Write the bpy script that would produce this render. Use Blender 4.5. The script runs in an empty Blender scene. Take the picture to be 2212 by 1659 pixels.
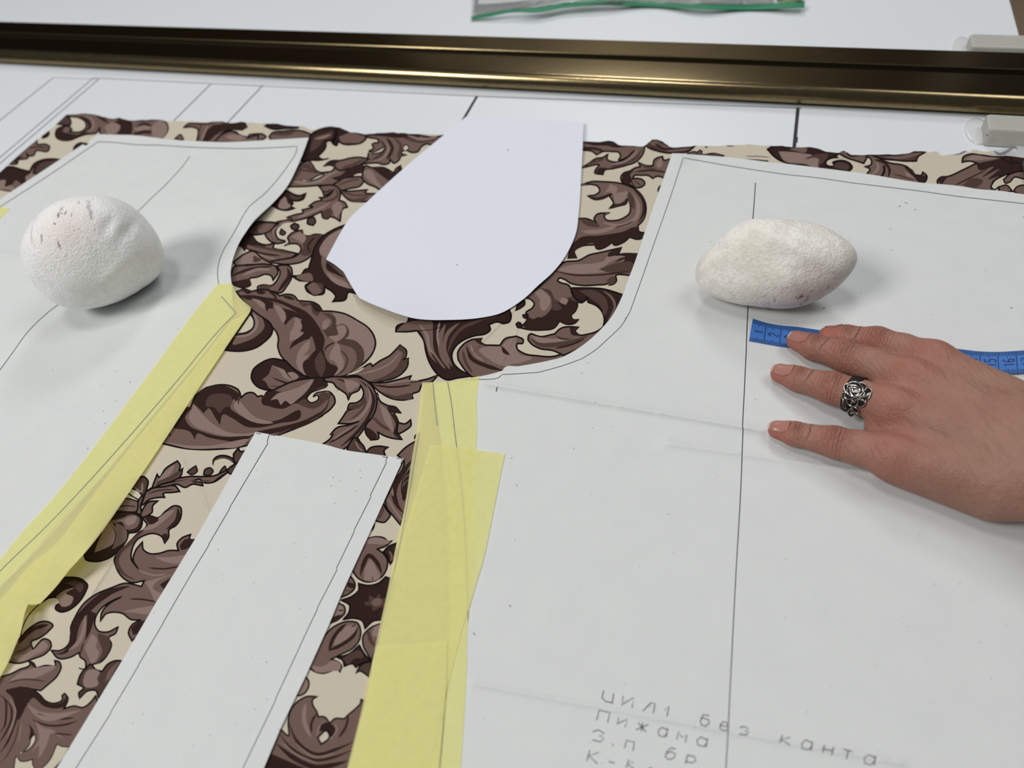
import bpy, bmesh, math, random
import numpy as np
from mathutils import Vector, Matrix
from mathutils.geometry import delaunay_2d_cdt

# ------------------------------------------------------------------ camera, world, lights, exposure
W, H = 2212, 1659
F_PX = 1544.0
PITCH, ROLL = 0.88547, -0.19383
CAM_H = 0.37
sc = bpy.context.scene
col = sc.collection

def lin(c):
    c = c / 255.0
    return c / 12.92 if c <= 0.04045 else ((c + 0.055) / 1.055) ** 2.4
def rgb(r, g, b): return (lin(r), lin(g), lin(b), 1.0)

_f = Vector((0, math.cos(PITCH), -math.sin(PITCH)))
_r0 = Vector((1, 0, 0)); _u0 = _r0.cross(_f)
CR = math.cos(ROLL) * _r0 + math.sin(ROLL) * _u0
CU = -math.sin(ROLL) * _r0 + math.cos(ROLL) * _u0
CF = _f
CAM = Vector((0, 0, CAM_H))
cam_data = bpy.data.cameras.new('camera'); cam = bpy.data.objects.new('camera', cam_data); col.objects.link(cam)
cam_data.sensor_fit = 'HORIZONTAL'; cam_data.sensor_width = 36.0; cam_data.lens = F_PX / W * 36.0
cam_data.clip_start = 0.02; cam_data.clip_end = 50
cam_data.dof.use_dof = True; cam_data.dof.focus_distance = 0.47; cam_data.dof.aperture_fstop = 5.6
cam.matrix_world = Matrix(((CR.x, CU.x, -CF.x, CAM.x), (CR.y, CU.y, -CF.y, CAM.y), (CR.z, CU.z, -CF.z, CAM.z), (0, 0, 0, 1)))
sc.camera = cam

sc.view_settings.view_transform = 'Standard'; sc.view_settings.look = 'None'
sc.view_settings.gamma = 1.0; sc.view_settings.use_curve_mapping = False
sc.view_settings.exposure = 0.0

world = bpy.data.worlds.new('room_light'); sc.world = world; world.use_nodes = True
wn = world.node_tree.nodes['Background']
wn.inputs[0].default_value = (0.92, 0.97, 1.0, 1); wn.inputs[1].default_value = 0.10

def area(name, loc, target, sx, sy, power, colr):
    d = bpy.data.lights.new(name, 'AREA'); d.shape = 'RECTANGLE'; d.size = sx; d.size_y = sy
    d.energy = power; d.color = colr
    o = bpy.data.objects.new(name, d); col.objects.link(o); o.location = loc
    o.rotation_euler = (Vector(target) - Vector(loc)).to_track_quat('-Z', 'Y').to_euler()
    return o
area('overhead_area', (-1.74, -0.17, 2.0), (0.0, 0.40, 0), 0.8, 0.8, 36, (1.0, 0.985, 0.965))
area('overhead_area', (-0.37, 0.56, 2.6), (-0.2, 0.4, 0), 0.5, 0.5, 12, (1.0, 0.99, 0.975))
area('overhead_area', (1.5, 0.6, 2.6), (0.2, 0.5, 0), 1.2, 1.2, 20, (0.985, 0.99, 1.0))  # fill light added to brighten the right side, not a known lamp
area('far_window', (0.55, 2.3, 1.7), (0.1, 0.45, 0), 0.5, 0.5, 12, (0.98, 0.99, 1.0))

# ------------------------------------------------------------------ helpers
def bp(x, y, z=0.0):
    d = CR * ((x - W / 2) / F_PX) - CU * ((y - H / 2) / F_PX) + CF
    return CAM + d * ((z - CAM_H) / d.z)
def ray(x, y):
    return (CR * ((x - W / 2) / F_PX) - CU * ((y - H / 2) / F_PX) + CF)

def tag(o, label=None, cat=None, group=None, kind=None):
    if label: o['label'] = label
    if cat: o['category'] = cat
    if group: o['group'] = group
    if kind: o['kind'] = kind
    return o
def empty(name, loc):
    o = bpy.data.objects.new(name, None); col.objects.link(o); o.location = loc
    o.empty_display_size = 0.02
    return o
def link_mesh(name, me, parent=None):
    o = bpy.data.objects.new(name, me); col.objects.link(o)
    if parent is not None:
        o.parent = parent
        o.matrix_parent_inverse = Matrix.Translation(parent.location).inverted()
    return o
def mesh_obj(name, verts, faces, mats, parent=None, smooth=False, mi=None):
    me = bpy.data.meshes.new(name); me.from_pydata([tuple(v) for v in verts], [], [tuple(f) for f in faces])
    for m in mats: me.materials.append(m)
    if mi is not None: me.polygons.foreach_set('material_index', mi)
    if smooth: me.polygons.foreach_set('use_smooth', [True] * len(me.polygons))
    me.update()
    return link_mesh(name, me, parent)

def mat(name, colr, rough=0.6, metal=0.0, spec=0.5):
    m = bpy.data.materials.new(name); m.use_nodes = True
    b = m.node_tree.nodes['Principled BSDF']
    b.inputs['Base Color'].default_value = colr; b.inputs['Roughness'].default_value = rough
    b.inputs['Metallic'].default_value = metal; b.inputs['Specular IOR Level'].default_value = spec
    return m
def noise_tint(m, scale, amount, colr, detail=4, lo=0.35, hi=0.65, stretch=None, bump=0.0, bumpscale=None, second=None):
    """mixes a second colour into the base colour by object-space noise, and an optional bump"""
    nt = m.node_tree; b = nt.nodes['Principled BSDF']
    tc = nt.nodes.new('ShaderNodeTexCoord'); src = tc.outputs['Object']
    if stretch:
        mp = nt.nodes.new('ShaderNodeMapping'); mp.inputs['Scale'].default_value = stretch[0]
        mp.inputs['Rotation'].default_value = stretch[1]
        nt.links.new(src, mp.inputs[0]); src = mp.outputs[0]
    n = nt.nodes.new('ShaderNodeTexNoise'); n.inputs['Scale'].default_value = scale; n.inputs['Detail'].default_value = detail
    nt.links.new(src, n.inputs['Vector'])
    r = nt.nodes.new('ShaderNodeValToRGB'); r.color_ramp.elements[0].position = lo; r.color_ramp.elements[1].position = hi
    nt.links.new(n.outputs[0], r.inputs[0])
    mul = nt.nodes.new('ShaderNodeMath'); mul.operation = 'MULTIPLY'; mul.inputs[1].default_value = amount
    nt.links.new(r.outputs[0], mul.inputs[0])
    mx = nt.nodes.new('ShaderNodeMix'); mx.data_type = 'RGBA'
    bc = b.inputs['Base Color']
    if bc.is_linked:
        nt.links.new(bc.links[0].from_socket, mx.inputs[6])
    else:
        mx.inputs[6].default_value = bc.default_value
    mx.inputs[7].default_value = colr
    nt.links.new(mul.outputs[0], mx.inputs[0]); nt.links.new(mx.outputs[2], bc)
    if bump:
        n2 = nt.nodes.new('ShaderNodeTexNoise'); n2.inputs['Scale'].default_value = bumpscale or scale; n2.inputs['Detail'].default_value = 5
        nt.links.new(src, n2.inputs['Vector'])
        bu = nt.nodes.new('ShaderNodeBump'); bu.inputs['Strength'].default_value = bump; bu.inputs['Distance'].default_value = 0.001
        nt.links.new(n2.outputs[0], bu.inputs['Height']); nt.links.new(bu.outputs[0], b.inputs['Normal'])
    return m

# ---- splines, outsets and strokes in a plane
def parse(s):
    pts = []
    for t in s.split():
        c = t.endswith('!')
        if c: t = t[:-1]
        x, y = t.split(',')
        pts.append((float(x), float(y), c))
    return pts
def spline(pts, closed=True, step=6.0, minseg=2):
    """Catmull-Rom through the points; a point flagged as a corner breaks the tangent"""
    P = [np.array(p[:2]) for p in pts]; C = [p[2] if len(p) > 2 else False for p in pts]
    n = len(P); out = []
    last = n if closed else n - 1
    for i in range(last):
        p1, p2 = P[i], P[(i + 1) % n]
        p0 = P[(i - 1) % n] if (closed or i > 0) else p1
        p3 = P[(i + 2) % n] if (closed or i + 2 < n) else p2
        L = np.linalg.norm(p2 - p1)
        def tang(a, b, c, corner, fwd):
            if corner: return (c - b) if fwd else (b - a)
            la, lc = np.linalg.norm(b - a) + 1e-9, np.linalg.norm(c - b) + 1e-9
            d = (b - a) / la * lc + (c - b) / lc * la
            return d / (la + lc) * L
        m1 = tang(p0, p1, p2, C[i], True); m2 = tang(p1, p2, p3, C[(i + 1) % n], False)
        if C[i]: m1 = (p2 - p1)
        if C[(i + 1) % n]: m2 = (p2 - p1)
        k = max(minseg, int(L / step))
        for j in range(k):
            t = j / k; t2, t3 = t * t, t * t * t
            out.append((2*t3-3*t2+1)*p1 + (t3-2*t2+t)*m1 + (-2*t3+3*t2)*p2 + (t3-t2)*m2)
    if not closed: out.append(P[-1])
    return np.array(out)
def sarea(p):
    x, y = p[:, 0], p[:, 1]
    return 0.5 * np.sum(x * np.roll(y, -1) - np.roll(x, -1) * y)
def outset(p, w):
    if sarea(p) < 0: p = p[::-1]
    a = np.roll(p, 1, 0); b = np.roll(p, -1, 0)
    d1 = p - a; d2 = b - p
    d1 /= (np.linalg.norm(d1, axis=1, keepdims=True) + 1e-9); d2 /= (np.linalg.norm(d2, axis=1, keepdims=True) + 1e-9)
    n1 = np.stack([d1[:, 1], -d1[:, 0]], 1); n2 = np.stack([d2[:, 1], -d2[:, 0]], 1)
    n = n1 + n2; l = np.linalg.norm(n, axis=1, keepdims=True); n /= np.maximum(l, 1e-6)
    s = np.clip(1.0 / np.maximum(l * 0.5, 0.45), 1, 2.0)
    return p + n * s * w
def stroke(p, w, taper=True):
    d = np.gradient(p, axis=0); d /= (np.linalg.norm(d, axis=1, keepdims=True) + 1e-9)
    n = np.stack([d[:, 1], -d[:, 0]], 1)
    s = np.linspace(0, 1, len(p))
    ww = w * 0.5 * (np.clip(np.minimum(s, 1 - s) * 4, 0.08, 1) if taper else np.ones(len(p)))
    return np.concatenate([p + n * ww[:, None], (p - n * ww[:, None])[::-1]])
def winding_mask(poly, c):
    """non-zero winding test of the points c against a closed polygon"""
    wn_ = np.zeros(len(c), int)
    x, y = c[:, 0], c[:, 1]
    for i in range(len(poly)):
        x1, y1 = poly[i]; x2, y2 = poly[(i + 1) % len(poly)]
        if y1 == y2: continue
        cr = (x2 - x1) * (y - y1) - (x - x1) * (y2 - y1)
        wn_ += ((y1 <= y) & (y2 > y) & (cr > 0)).astype(int)
        wn_ -= ((y1 > y) & (y2 <= y) & (cr < 0)).astype(int)
    return wn_ != 0
def cdt_sheet(name, outline, regions, grid, mapper, mats, parent=None, thick=0.00015, extra=None, smooth=True, holes=()):
    """one mesh sheet: outline polygon, painted regions [(polygon, material index)] cut into it, mapped to 3D"""
    V = []; E = []
    def add(poly):
        s = len(V)
        V.extend([Vector((float(a), float(b))) for a, b in poly])
        n = len(poly); E.extend([(s + i, s + (i + 1) % n) for i in range(n)])
    outline = np.asarray(outline, float)
    add(outline)
    x0, y0 = outline.min(0); x1, y1 = outline.max(0)
    for p, m in regions: add(p)
    if grid:
        gx, gy = np.meshgrid(np.arange(x0 + grid / 2, x1, grid), np.arange(y0 + grid / 2, y1, grid))
        g = np.stack([gx.ravel(), gy.ravel()], 1)
        g = g[winding_mask(outline, g)]
        V.extend([Vector((float(a), float(b))) for a, b in g])
    if extra is not None: V.extend([Vector((float(a), float(b))) for a, b in extra])
    vo, eo, fo, _, _, _ = delaunay_2d_cdt(V, E, [], 0, 1e-4, False)
    vv = np.array([(v.x, v.y) for v in vo]); ff = np.array([f[:3] for f in fo])
    c = vv[ff].mean(1)
    keep = winding_mask(outline, c)
    ff = ff[keep]; c = c[keep]
    mi = np.zeros(len(ff), int)
    for p, m in regions:
        lo, hi = p.min(0), p.max(0)
        idx = np.where((c[:, 0] >= lo[0]) & (c[:, 0] <= hi[0]) & (c[:, 1] >= lo[1]) & (c[:, 1] <= hi[1]))[0]
        if len(idx): mi[idx[winding_mask(p, c[idx])]] = m
    used = np.unique(ff); remap = -np.ones(len(vv), int); remap[used] = np.arange(len(used))
    P3 = mapper.batch(vv[used]) if hasattr(mapper, 'batch') else [mapper(*vv[i]) for i in used]
    P3 = np.array([tuple(p) for p in P3], float)
    ff = remap[ff]
    up = np.cross(P3[ff[:, 1]] - P3[ff[:, 0]], P3[ff[:, 2]] - P3[ff[:, 0]])
    if up[:, 2].sum() < 0: ff = ff[:, ::-1]
    n = len(P3); faces = ff.tolist(); mlist = mi.tolist(); verts = P3
    if thick:
        # lower face and a rim with its own vertices, so that the cut edge stays crisp
        dn = np.array([0, 0, -thick]); verts = np.concatenate([P3, P3 + dn])
        faces += (ff[:, ::-1] + n).tolist(); mlist += mlist
        e = np.concatenate([ff[:, [0, 1]], ff[:, [1, 2]], ff[:, [2, 0]]]); fm = np.tile(mi, 3)
        key = {}
        for k, (i, j) in enumerate(e.tolist()): key.setdefault((min(i, j), max(i, j)), []).append(k)
        bd = [v[0] for v in key.values() if len(v) == 1]
        rim = []; base = len(verts)
        for k in bd:
            i, j = e[k]; b0 = base + len(rim)
            rim += [P3[i], P3[j], P3[j] + dn, P3[i] + dn]
            faces.append([b0 + 1, b0, b0 + 3, b0 + 2]); mlist.append(int(fm[k]))
        verts = np.concatenate([verts, np.array(rim)])
    return mesh_obj(name, verts, faces, mats, parent, smooth, mlist)
def gauss_z(base, bumps):
    def z(x, y):
        s = base
        for cx, cy, rx, ry, h in bumps:
            e = ((x - cx) / rx) ** 2 + ((y - cy) / ry) ** 2
            if e < 12: s += h * math.exp(-e)
        return s
    return z
def crease(ax, ay, bx, by, w, h, R_=24):
    """height of a soft fold along the line a-b"""
    L = math.hypot(bx - ax, by - ay); ux, uy = (bx - ax) / L, (by - ay) / L
    def z(x, y):
        t = (x - ax) * ux + (y - ay) * uy; d = (x - ax) * -uy + (y - ay) * ux
        if t < -R_ or t > L + R_: return 0.0
        fall = max(0.0, min(1, (t + R_) / R_, (L + R_ - t) / R_))
        return h * fall * math.exp(-abs(d) / w)
    return z
def bevel_mod(o, w, seg=3, ang=0.6):
    m = o.modifiers.new('bevel', 'BEVEL'); m.width = w; m.segments = seg; m.limit_method = 'ANGLE'; m.angle_limit = ang
    return o
# ------------------------------------------------------------------ the printed acanthus pattern of the fabric
# each line: drawing patch, tone (c cream, k outline, d darkest, b dark, m middle, l light), outline width or ~stroke width, points
TILES = {'A': (480, 260, 4), 'B': (480, 600, 4), 'C': (900, 430, 4), 'G': (0, 230, 4), 'H': (1230, 280, 4), 'I': (1659, 240, 4),
         'D': (100, 820, 4), 'E': (0, 1150, 4), 'F': (500, 1244, 4), 'J': (600, 930, 4), 'K': (0, 1400, 6.406)}
PATTERN = """
A d10 0,30! 200,40 190,70 90,80 20,105 0,110!
A d10 370,50! 390,35 480,35 600,50 660,62 560,70 420,72
A m10 -20,130! 60,105 120,100 150,130 210,145 232,165 220,195 0,200!
A l 40,150 80,120 120,130 150,150 190,165 120,180
A m10 215,165! 230,130 290,118 350,120 378,140 340,170 250,190
A m10 405,140! 430,110 520,95 640,85 740,108 780,130 600,170 430,185
A b 430,120 540,98 640,90 600,120 500,130
A d10 730,230! 770,120 860,75 930,58 980,55 1060,75 1120,105 1200,122 1250,140 1210,190 1130,208 1040,203 1000,180! 990,217 955,200 945,180 900,185 895,230 850,290 830,310 860,335 918,330! 840,345 760,345 680,350
A m 1010,140! 1100,110 1200,128 1235,142 1200,185 1110,197 1020,180
A b 770,200! 790,150 900,110 955,90 945,150 880,172 820,240 760,270
A l 800,160 880,130 940,120 900,150
A ~k22 978,56 985,120 950,195
A m10 1240,130! 1320,120 1440,108 1560,112 1700,128 1830,145 1920,130! 1830,215 1760,205 1720,230 1690,270 1640,278 1580,258 1540,280 1590,300! 1545,310 1530,340 1480,370 1450,335! 1445,365 1390,382 1350,370 1290,370 1210,378 1180,380! 1240,340 1260,310 1265,285 1300,282 1270,265! 1310,235 1295,210 1310,198 1350,190 1345,165 1310,155 1270,150
A d 1250,130! 1400,112 1560,110 1710,128 1690,160 1600,150 1500,150 1380,138
A ~b30 1350,165 1405,220 1380,290 1290,340
A ~d26 1420,150 1470,240 1420,340
A ~b24 1480,150 1540,210 1510,330
A ~l16 1390,170 1435,240 1390,320 1300,355
A ~b22 1560,145 1700,185 1860,160
A ~l18 1600,130 1740,165 1860,140
A c8 1262,288! 1330,265 1412,222! 1388,265 1320,287
A c6 1575,215! 1600,215 1612,240 1580,262 1560,250
A m10 950,560! 1040,500 1130,490 1200,490 1225,510 1200,560 1100,590 1010,605
A ~b14 990,565 1080,530 1190,505
A m10 540,575! 640,420 690,370 750,345! 790,400 800,420 850,450 905,447! 945,440 970,415 1080,415 1200,425 1215,440 1150,460 1110,490 1060,495 1000,530 950,558 850,562 700,572
A d 1080,418! 1200,428 1110,488 1060,493 1010,520 950,500 1030,470
A ~l30 600,525 740,540 850,520 920,470 1010,440
A ~b18 660,425 760,440 850,455
A b 690,400! 740,370 780,410 810,440 760,430
A c8 685,517! 760,515 820,480 908,455! 880,475 800,515 740,527
A m10 880,395! 930,355 1030,345 1110,325 1200,320 1268,335! 1230,360 1150,400 1080,420 1010,432 975,405 930,385
A d 880,395! 930,360 1020,350 975,385 1000,420 960,400
A ~b20 1020,420 1120,385 1230,335
A d 1080,420! 1190,380 1240,400 1200,430
A m10 1215,440! 1240,392 1280,405 1400,410 1482,455! 1500,420 1540,393! 1552,445 1440,535 1370,610! 1330,580 1250,545 1210,500
A d 1280,405! 1400,412 1482,460 1540,398 1548,442 1450,522 1380,480 1330,440
A l 1225,440 1275,430 1340,520 1385,590 1300,545
A m10 1015,602! 1080,612 1150,608 1255,600! 1235,620 1335,635! 1280,690 1180,703 1100,692 1050,650
A ~b14 1020,612 1130,645 1290,645
A b 1060,655! 1130,680 1260,660 1200,702 1100,690
A m10 835,570! 900,560 960,560 1010,590 1022,640 1010,690! 1060,710 1082,750! 1050,760 1018,872! 975,845 935,830! 905,852 870,840 858,790! 740,840 620,870 520,890 460,960 480,1020 545,1045 470,1065 390,1020 370,980 400,930 470,880 600,852 560,838! 630,815 700,790 690,775! 780,745 750,740! 800,705 860,685 838,668! 900,660 945,625 960,600! 920,635 880,650! 860,600
A ~l22 950,690 900,730 800,780 650,840
A b 865,790! 930,760 960,790 930,830 900,850 870,835
A l 950,730! 1000,700 1040,745 1020,800 990,840 955,790
A ~b20 860,700 940,690 1000,640 970,580
A ~b16 430,1000 425,950 490,890 620,840
A ~l14 460,1020 440,970 480,910 600,870
A ~d14 850,600 900,620 940,590
A b10 742,848! 790,838 806,880 785,908! 735,890
A b10 625,888! 662,910 650,942 610,942 592,915
A b8 510,938! 548,975 530,992 498,980
A d10 490,610! 560,608 620,640 670,650 722,632! 700,680 640,697 590,690! 612,720 592,740 625,760! 560,777 490,767 440,740 400,725! 460,650
A l 500,690! 545,660 565,710 592,740 550,765 485,750
A b 580,640 640,660 700,660 640,685 590,670
A b10 250,925! 300,878 380,878 460,885 485,895! 440,925 400,962 330,985 270,990 190,980!
A m 300,925 380,892 445,900 400,955 320,970
A m10 200,965! 260,1000 300,1050 370,1075 455,1060! 440,1092 540,1125 645,1150! 600,1185 550,1195 430,1225 330,1190 200,1100 130,1080!
A d 140,1060! 210,985 270,1010 300,1060 380,1085 300,1100 220,1080 200,1130
A ~d16 220,1110 350,1150 500,1170
A ~b20 240,1080 400,1110 600,1150
A ~l14 260,1130 380,1180 470,1200
A m10 540,1082! 580,1050 565,1020 600,975 650,955 690,950! 700,985 740,1000 800,985 895,995! 850,1030 822,1060 820,1110 780,1160 700,1218 600,1242 480,1238 415,1225 555,1195! 620,1180 672,1140 680,1100 660,1075 600,1065
A b 725,1005! 800,990 890,998 835,1055 812,1110 740,1170 680,1160 700,1090 690,1040
A l 600,1005! 660,970 725,1005 700,1060 650,1035
A ~d18 800,1010 740,1090 760,1150
A l10 95,1225! 200,1150 260,1130 350,1195 425,1238 300,1245 200,1250 130,1262
A b 270,1165! 340,1205 270,1225
A m10 70,1360! 100,1270 230,1252 400,1245 460,1260 482,1310 440,1382! 425,1345 380,1330 300,1355 235,1370 245,1420 170,1445 85,1415!
A d 80,1400! 160,1380 240,1375 243,1425 170,1442 90,1412
A ~d22 80,1345 240,1285 430,1262
A ~l26 180,1340 300,1290 420,1290
A m10 470,1258! 540,1250 590,1265 605,1330 560,1430 500,1492 450,1480 310,1468 305,1440 350,1422 430,1425 480,1370 500,1310
A ~d34 560,1270 580,1330 530,1420 480,1480
A b 310,1462! 340,1430 420,1435 400,1465
A d10 745,1282! 770,1200 800,1100 850,1020 950,950 1095,890! 990,1200 1050,1310 1170,1500! 1085,1490 1070,1542 955,1567! 980,1520 960,1490 885,1440! 880,1492 795,1512! 730,1472 718,1430 760,1398 660,1382 603,1345! 680,1335 722,1285
A l 840,1130 880,1040 1000,950 1060,930 930,1150 880,1195
A m 860,1150! 900,1210 1050,1300 1120,1450 1000,1400 900,1340 860,1250
A d 900,1220! 1000,1310 1060,1360 980,1330 900,1280
A l 900,1310! 1000,1370 1090,1410 1130,1450 1020,1430 930,1370
A m 730,1440! 790,1400 835,1430 860,1475 800,1508
A b 800,1400! 870,1420 865,1480 830,1430
A m 640,1355 720,1322 760,1320 785,1380 700,1385
B d10 250,270! 330,330 420,400 440,435! 425,490 370,550 290,605 190,632 90,634 20,625! 120,480 200,380 240,310
B m 265,290 345,350 365,420 300,500 190,555 90,575 120,500! 240,470 285,400
B l 262,300 305,350 308,420 250,490 160,515 110,510 240,472 285,400
B c10 242,310! 275,370 268,430 215,470 120,488! 180,400
B m10 122,120! 190,98 255,118! 320,103 400,108 460,130 495,155! 560,142 620,155 655,197! 720,203 790,213 840,245 865,288! 950,290 1060,312 1170,370 1260,430 1310,500 1325,570 1305,640 1250,715 1160,785 1060,848! 960,862 860,870 760,862 660,815 590,770 540,715 500,660 480,590 485,520 462,460 435,430! 420,400 330,330 250,270 170,185
B l 950,297! 1060,320 1170,378 1258,438 1300,505 1315,570 1296,640 1240,710 1180,760 1225,700 1215,620 1150,545 1060,520 1090,460 1050,400 980,405 985,360
B ~b16 140,120 200,112 250,135
B d 180,110 230,105 250,130 215,140
B d 290,120 340,110 380,125 330,145
B ~d22 400,115 450,150 470,190
B d 520,160 590,160 630,190 570,185
B b 655,197! 700,215 800,225 850,290! 820,330 780,300 760,240 700,250
B d 760,215! 830,240 865,290 810,290
B d 145,150! 260,150 380,170 480,185 600,235 720,290 800,370 850,450 885,530 870,640 880,720 890,790 850,864! 800,780 785,700 805,640 795,560 765,500 720,500 670,420 690,340 620,285 540,240 430,205 330,190 200,185
B d 320,185! 400,200 440,215 430,270 412,262 385,295! 370,250 350,220
B d 440,210! 520,260 620,290 690,340 690,360! 620,340 580,370 545,412! 530,370 548,310 500,250
B d 690,330! 740,400 760,520 700,545 620,590 578,622! 600,570 680,500 722,460 715,400
B l 250,178! 310,190 370,235 365,268 330,250 300,220
B l 440,230! 500,250 540,300 552,345 525,390 500,350 490,330
B l 580,548! 590,470 625,400 632,345 670,370 690,430 670,470 702,470 650,525
B l 760,535! 700,580 655,650 640,720 660,790 720,845 695,780 705,730 745,665 700,675 745,620
B d 695,770! 720,830 760,862 860,870 960,858 1012,800 980,760 930,740 900,700 880,640! 850,600 790,640 740,700 700,730
B b 850,630! 885,700 890,780 855,862! 815,800 800,720
B b 860,300! 950,320 985,360 980,412! 1050,400 1095,450 1085,510 1060,525! 1150,545 1220,620 1225,700 1180,780 1120,815 1160,720 1150,640 1110,600 1040,580 980,555 900,500 870,440 930,420 950,380 900,330
B l 860,420! 890,360 930,370 915,420 880,450
B l 990,420 1060,415 1075,450 1050,510 985,558! 920,510 1000,490
B m 1040,590! 1110,605 1150,645 1155,720 1100,820 1080,830 1100,720 1070,640
B l 985,560! 940,640 925,700 965,720 1000,775 960,855! 1040,790 1050,720 1020,650 1015,590
B ~b20 1020,620 1080,700 1060,780 980,850
B ~d14 880,640 900,600 970,560
B d10 550,718! 430,700 330,740 265,800 253,870 290,930 360,965 445,970! 640,960 760,880 680,830 600,770
B m 345,880! 400,835 440,755 480,785 560,850 660,885 760,888 700,960 560,960 400,945 380,905
B l 440,762! 480,790 545,870 600,890 550,820 540,800 500,780
B ~d16 430,860 560,910 760,895
B ~b12 400,935 560,940 720,910
B l 560,820! 610,815 660,860 620,880
B m10 -140,950! -20,925 80,937 140,970 165,1035! 205,1000 270,995 305,1027! 350,1022 358,1040! 385,990 445,970! 600,900 780,868 870,870 905,930! 985,945 1000,960 930,985 965,1025 975,1075 940,1130 860,1190 760,1250 640,1300 480,1362 290,1425 220,1447 -40,1482 -320,1475 -530,1430! -440,1300 -270,1110 -230,1020
B d 445,972! 370,1010 340,1050 345,1090 400,1110 520,1132 640,1085 720,1080 740,1120 820,1110 780,1075 730,1040 760,1000 850,950 900,930 885,890 860,870 800,870 720,960 600,980 500,985
B l 415,1058! 480,1000 560,980 650,950 790,880 720,990 640,1060 595,1095 545,1062 505,1098 480,1052
B b 640,1085! 720,1050 760,1080 830,1060 840,1010 900,990 940,1010 880,1080 800,1130 700,1110
B c 888,890! 925,895 965,910 985,945! 1000,960 930,988 860,985 800,1005 780,1032! 825,1015 832,1045 805,1070 762,1078 733,1045 760,1000 850,960 905,935
B ~k11 888,890 910,925 900,940 850,962 760,1002 733,1045 762,1078 805,1070 832,1045 825,1015 785,1030 800,1005 860,985 930,986 965,1025 976,1075
B ~k11 888,890 925,895 965,910 985,945 1030,972
B ~d24 930,1020 900,1120 760,1220 500,1300 250,1340
B ~d26 880,1190 700,1270 450,1330 200,1370
B ~b18 600,1300 350,1400 100,1440
D d 1265,200! 1320,110 1420,60 1520,50 1630,95 1690,150 1665,150 1660,207! 1620,170 1590,240 1660,300 1760,350 1860,370 2000,350 2200,280 2200,310 2000,380 1820,415 1740,410 1600,330 1530,300 1500,392! 1460,330 1400,250 1360,292! 1330,260
D b 1400,150 1500,120 1600,150 1590,230 1540,240 1500,290 1450,240 1380,230
D l 1275,215! 1340,290 1450,390 1560,450 1700,468 1830,450 1700,500 1560,490 1400,450 1280,400 1230,320 1250,270
D l 1660,172! 1700,220 1800,320 1960,375 1850,380 1700,320 1620,215
D d 1200,235! 1255,240 1200,330 1230,390 1350,450 1500,490 1760,500 1700,530 1500,520 1400,500 1300,470 1285,520! 1250,460 1100,420! 1130,330
D ~k9 1700,150 1672,158 1660,207
D l 1020,535! 1160,562 1400,572 1740,532 1700,565 1480,592 1200,590
D ~d16 1040,480 1060,470 1075,490
B m10 1060,848! 1150,815 1210,780 1290,747 1298,765! 1360,720 1450,670 1510,610 1537,582! 1592,632 1587,680 1562,712! 1607,697! 1602,760 1560,820 1480,870 1380,892 1300,907 1255,895 1180,850
B b 1510,615 1538,590 1585,635 1560,715 1600,702 1580,780 1480,860 1380,888 1280,895 1400,850 1500,780 1545,700 1560,650
B ~l14 1180,835 1320,800 1450,740 1540,640
B ~c14 1085,835 1160,815 1225,775
B m10 1285,907! 1400,905 1520,880 1632,848! 1617,885 1750,880 1865,842! 1810,900 1725,925 1700,980 1640,1010 1647,1042! 1560,1057 1460,1042 1380,1000 1310,940
B ~d16 1300,922 1450,945 1640,925
B b 1380,985! 1500,1020 1640,1010 1640,1038 1560,1052 1460,1038
B ~l14 1420,920 1550,895 1700,890
B m10 870,870! 960,855 1080,860 1180,860 1270,910 1320,980 1337,1060 1330,1130 1300,1210 1230,1300 1150,1400 1040,1490! 850,1450! 940,1380 955,1350 935,1355! 985,1300 1100,1270 1195,1235! 1170,1245 1090,1260 1003,1260! 1045,1200 1080,1150 1145,1130 1083,1132! 1100,1090 1160,1080 1210,1040 1222,990 1195,928! 1185,965 1110,1010 1090,1054! 1075,1010 1030,975 985,945! 960,910 890,892
B ~d30 1180,880 1270,960 1310,1060 1290,1150 1180,1320 1020,1460
B ~l24 1245,930 1280,1020 1250,1130 1130,1240 1050,1252
B ~b16 1230,1010 1240,1080 1180,1170 1100,1230
B b 1085,1132! 1120,1100 1180,1090 1230,1030 1235,1070 1160,1135
B ~d14 980,870 1060,900 1100,960 1095,1030
B l 1050,880! 1130,890 1190,930 1150,950 1100,990
B ~d18 1180,1270 1060,1350 920,1430
B ~l14 1130,1290 1040,1340 960,1400
B m10 1340,998! 1360,1060 1420,1100 1500,1120 1542,1167! 1490,1165 1520,1240 1515,1330 1552,1397! 1470,1387 1400,1365 1345,1335! 1352,1387 1285,1402! 1240,1340 1240,1280 1300,1200 1330,1120
B d 1420,1100! 1500,1122 1540,1165 1490,1165 1450,1170
B d 1450,1170! 1505,1190 1515,1320 1545,1392 1480,1350 1498,1270
B ~b26 1300,1200 1370,1270 1450,1320
B d 1245,1290! 1300,1320 1340,1380 1288,1398 1248,1340
B l 1360,1090! 1430,1150 1470,1260 1480,1330 1410,1250
B m10 1518,1250! 1580,1262 1627,1228! 1632,1272 1580,1320 1518,1347
B b10 1095,1440! 1150,1380 1175,1390 1185,1410 1225,1460 1240,1520 1150,1510 1080,1490
B ~l12 1150,1410 1180,1470 1220,1500
B b10 1240,1515! 1280,1470 1350,1455 1432,1465! 1400,1490 1412,1545! 1300,1530
B d6 1660,1390! 1668,1360 1690,1350 1670,1385
B ~k10 1170,1370 1160,1400 1200,1430
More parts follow.
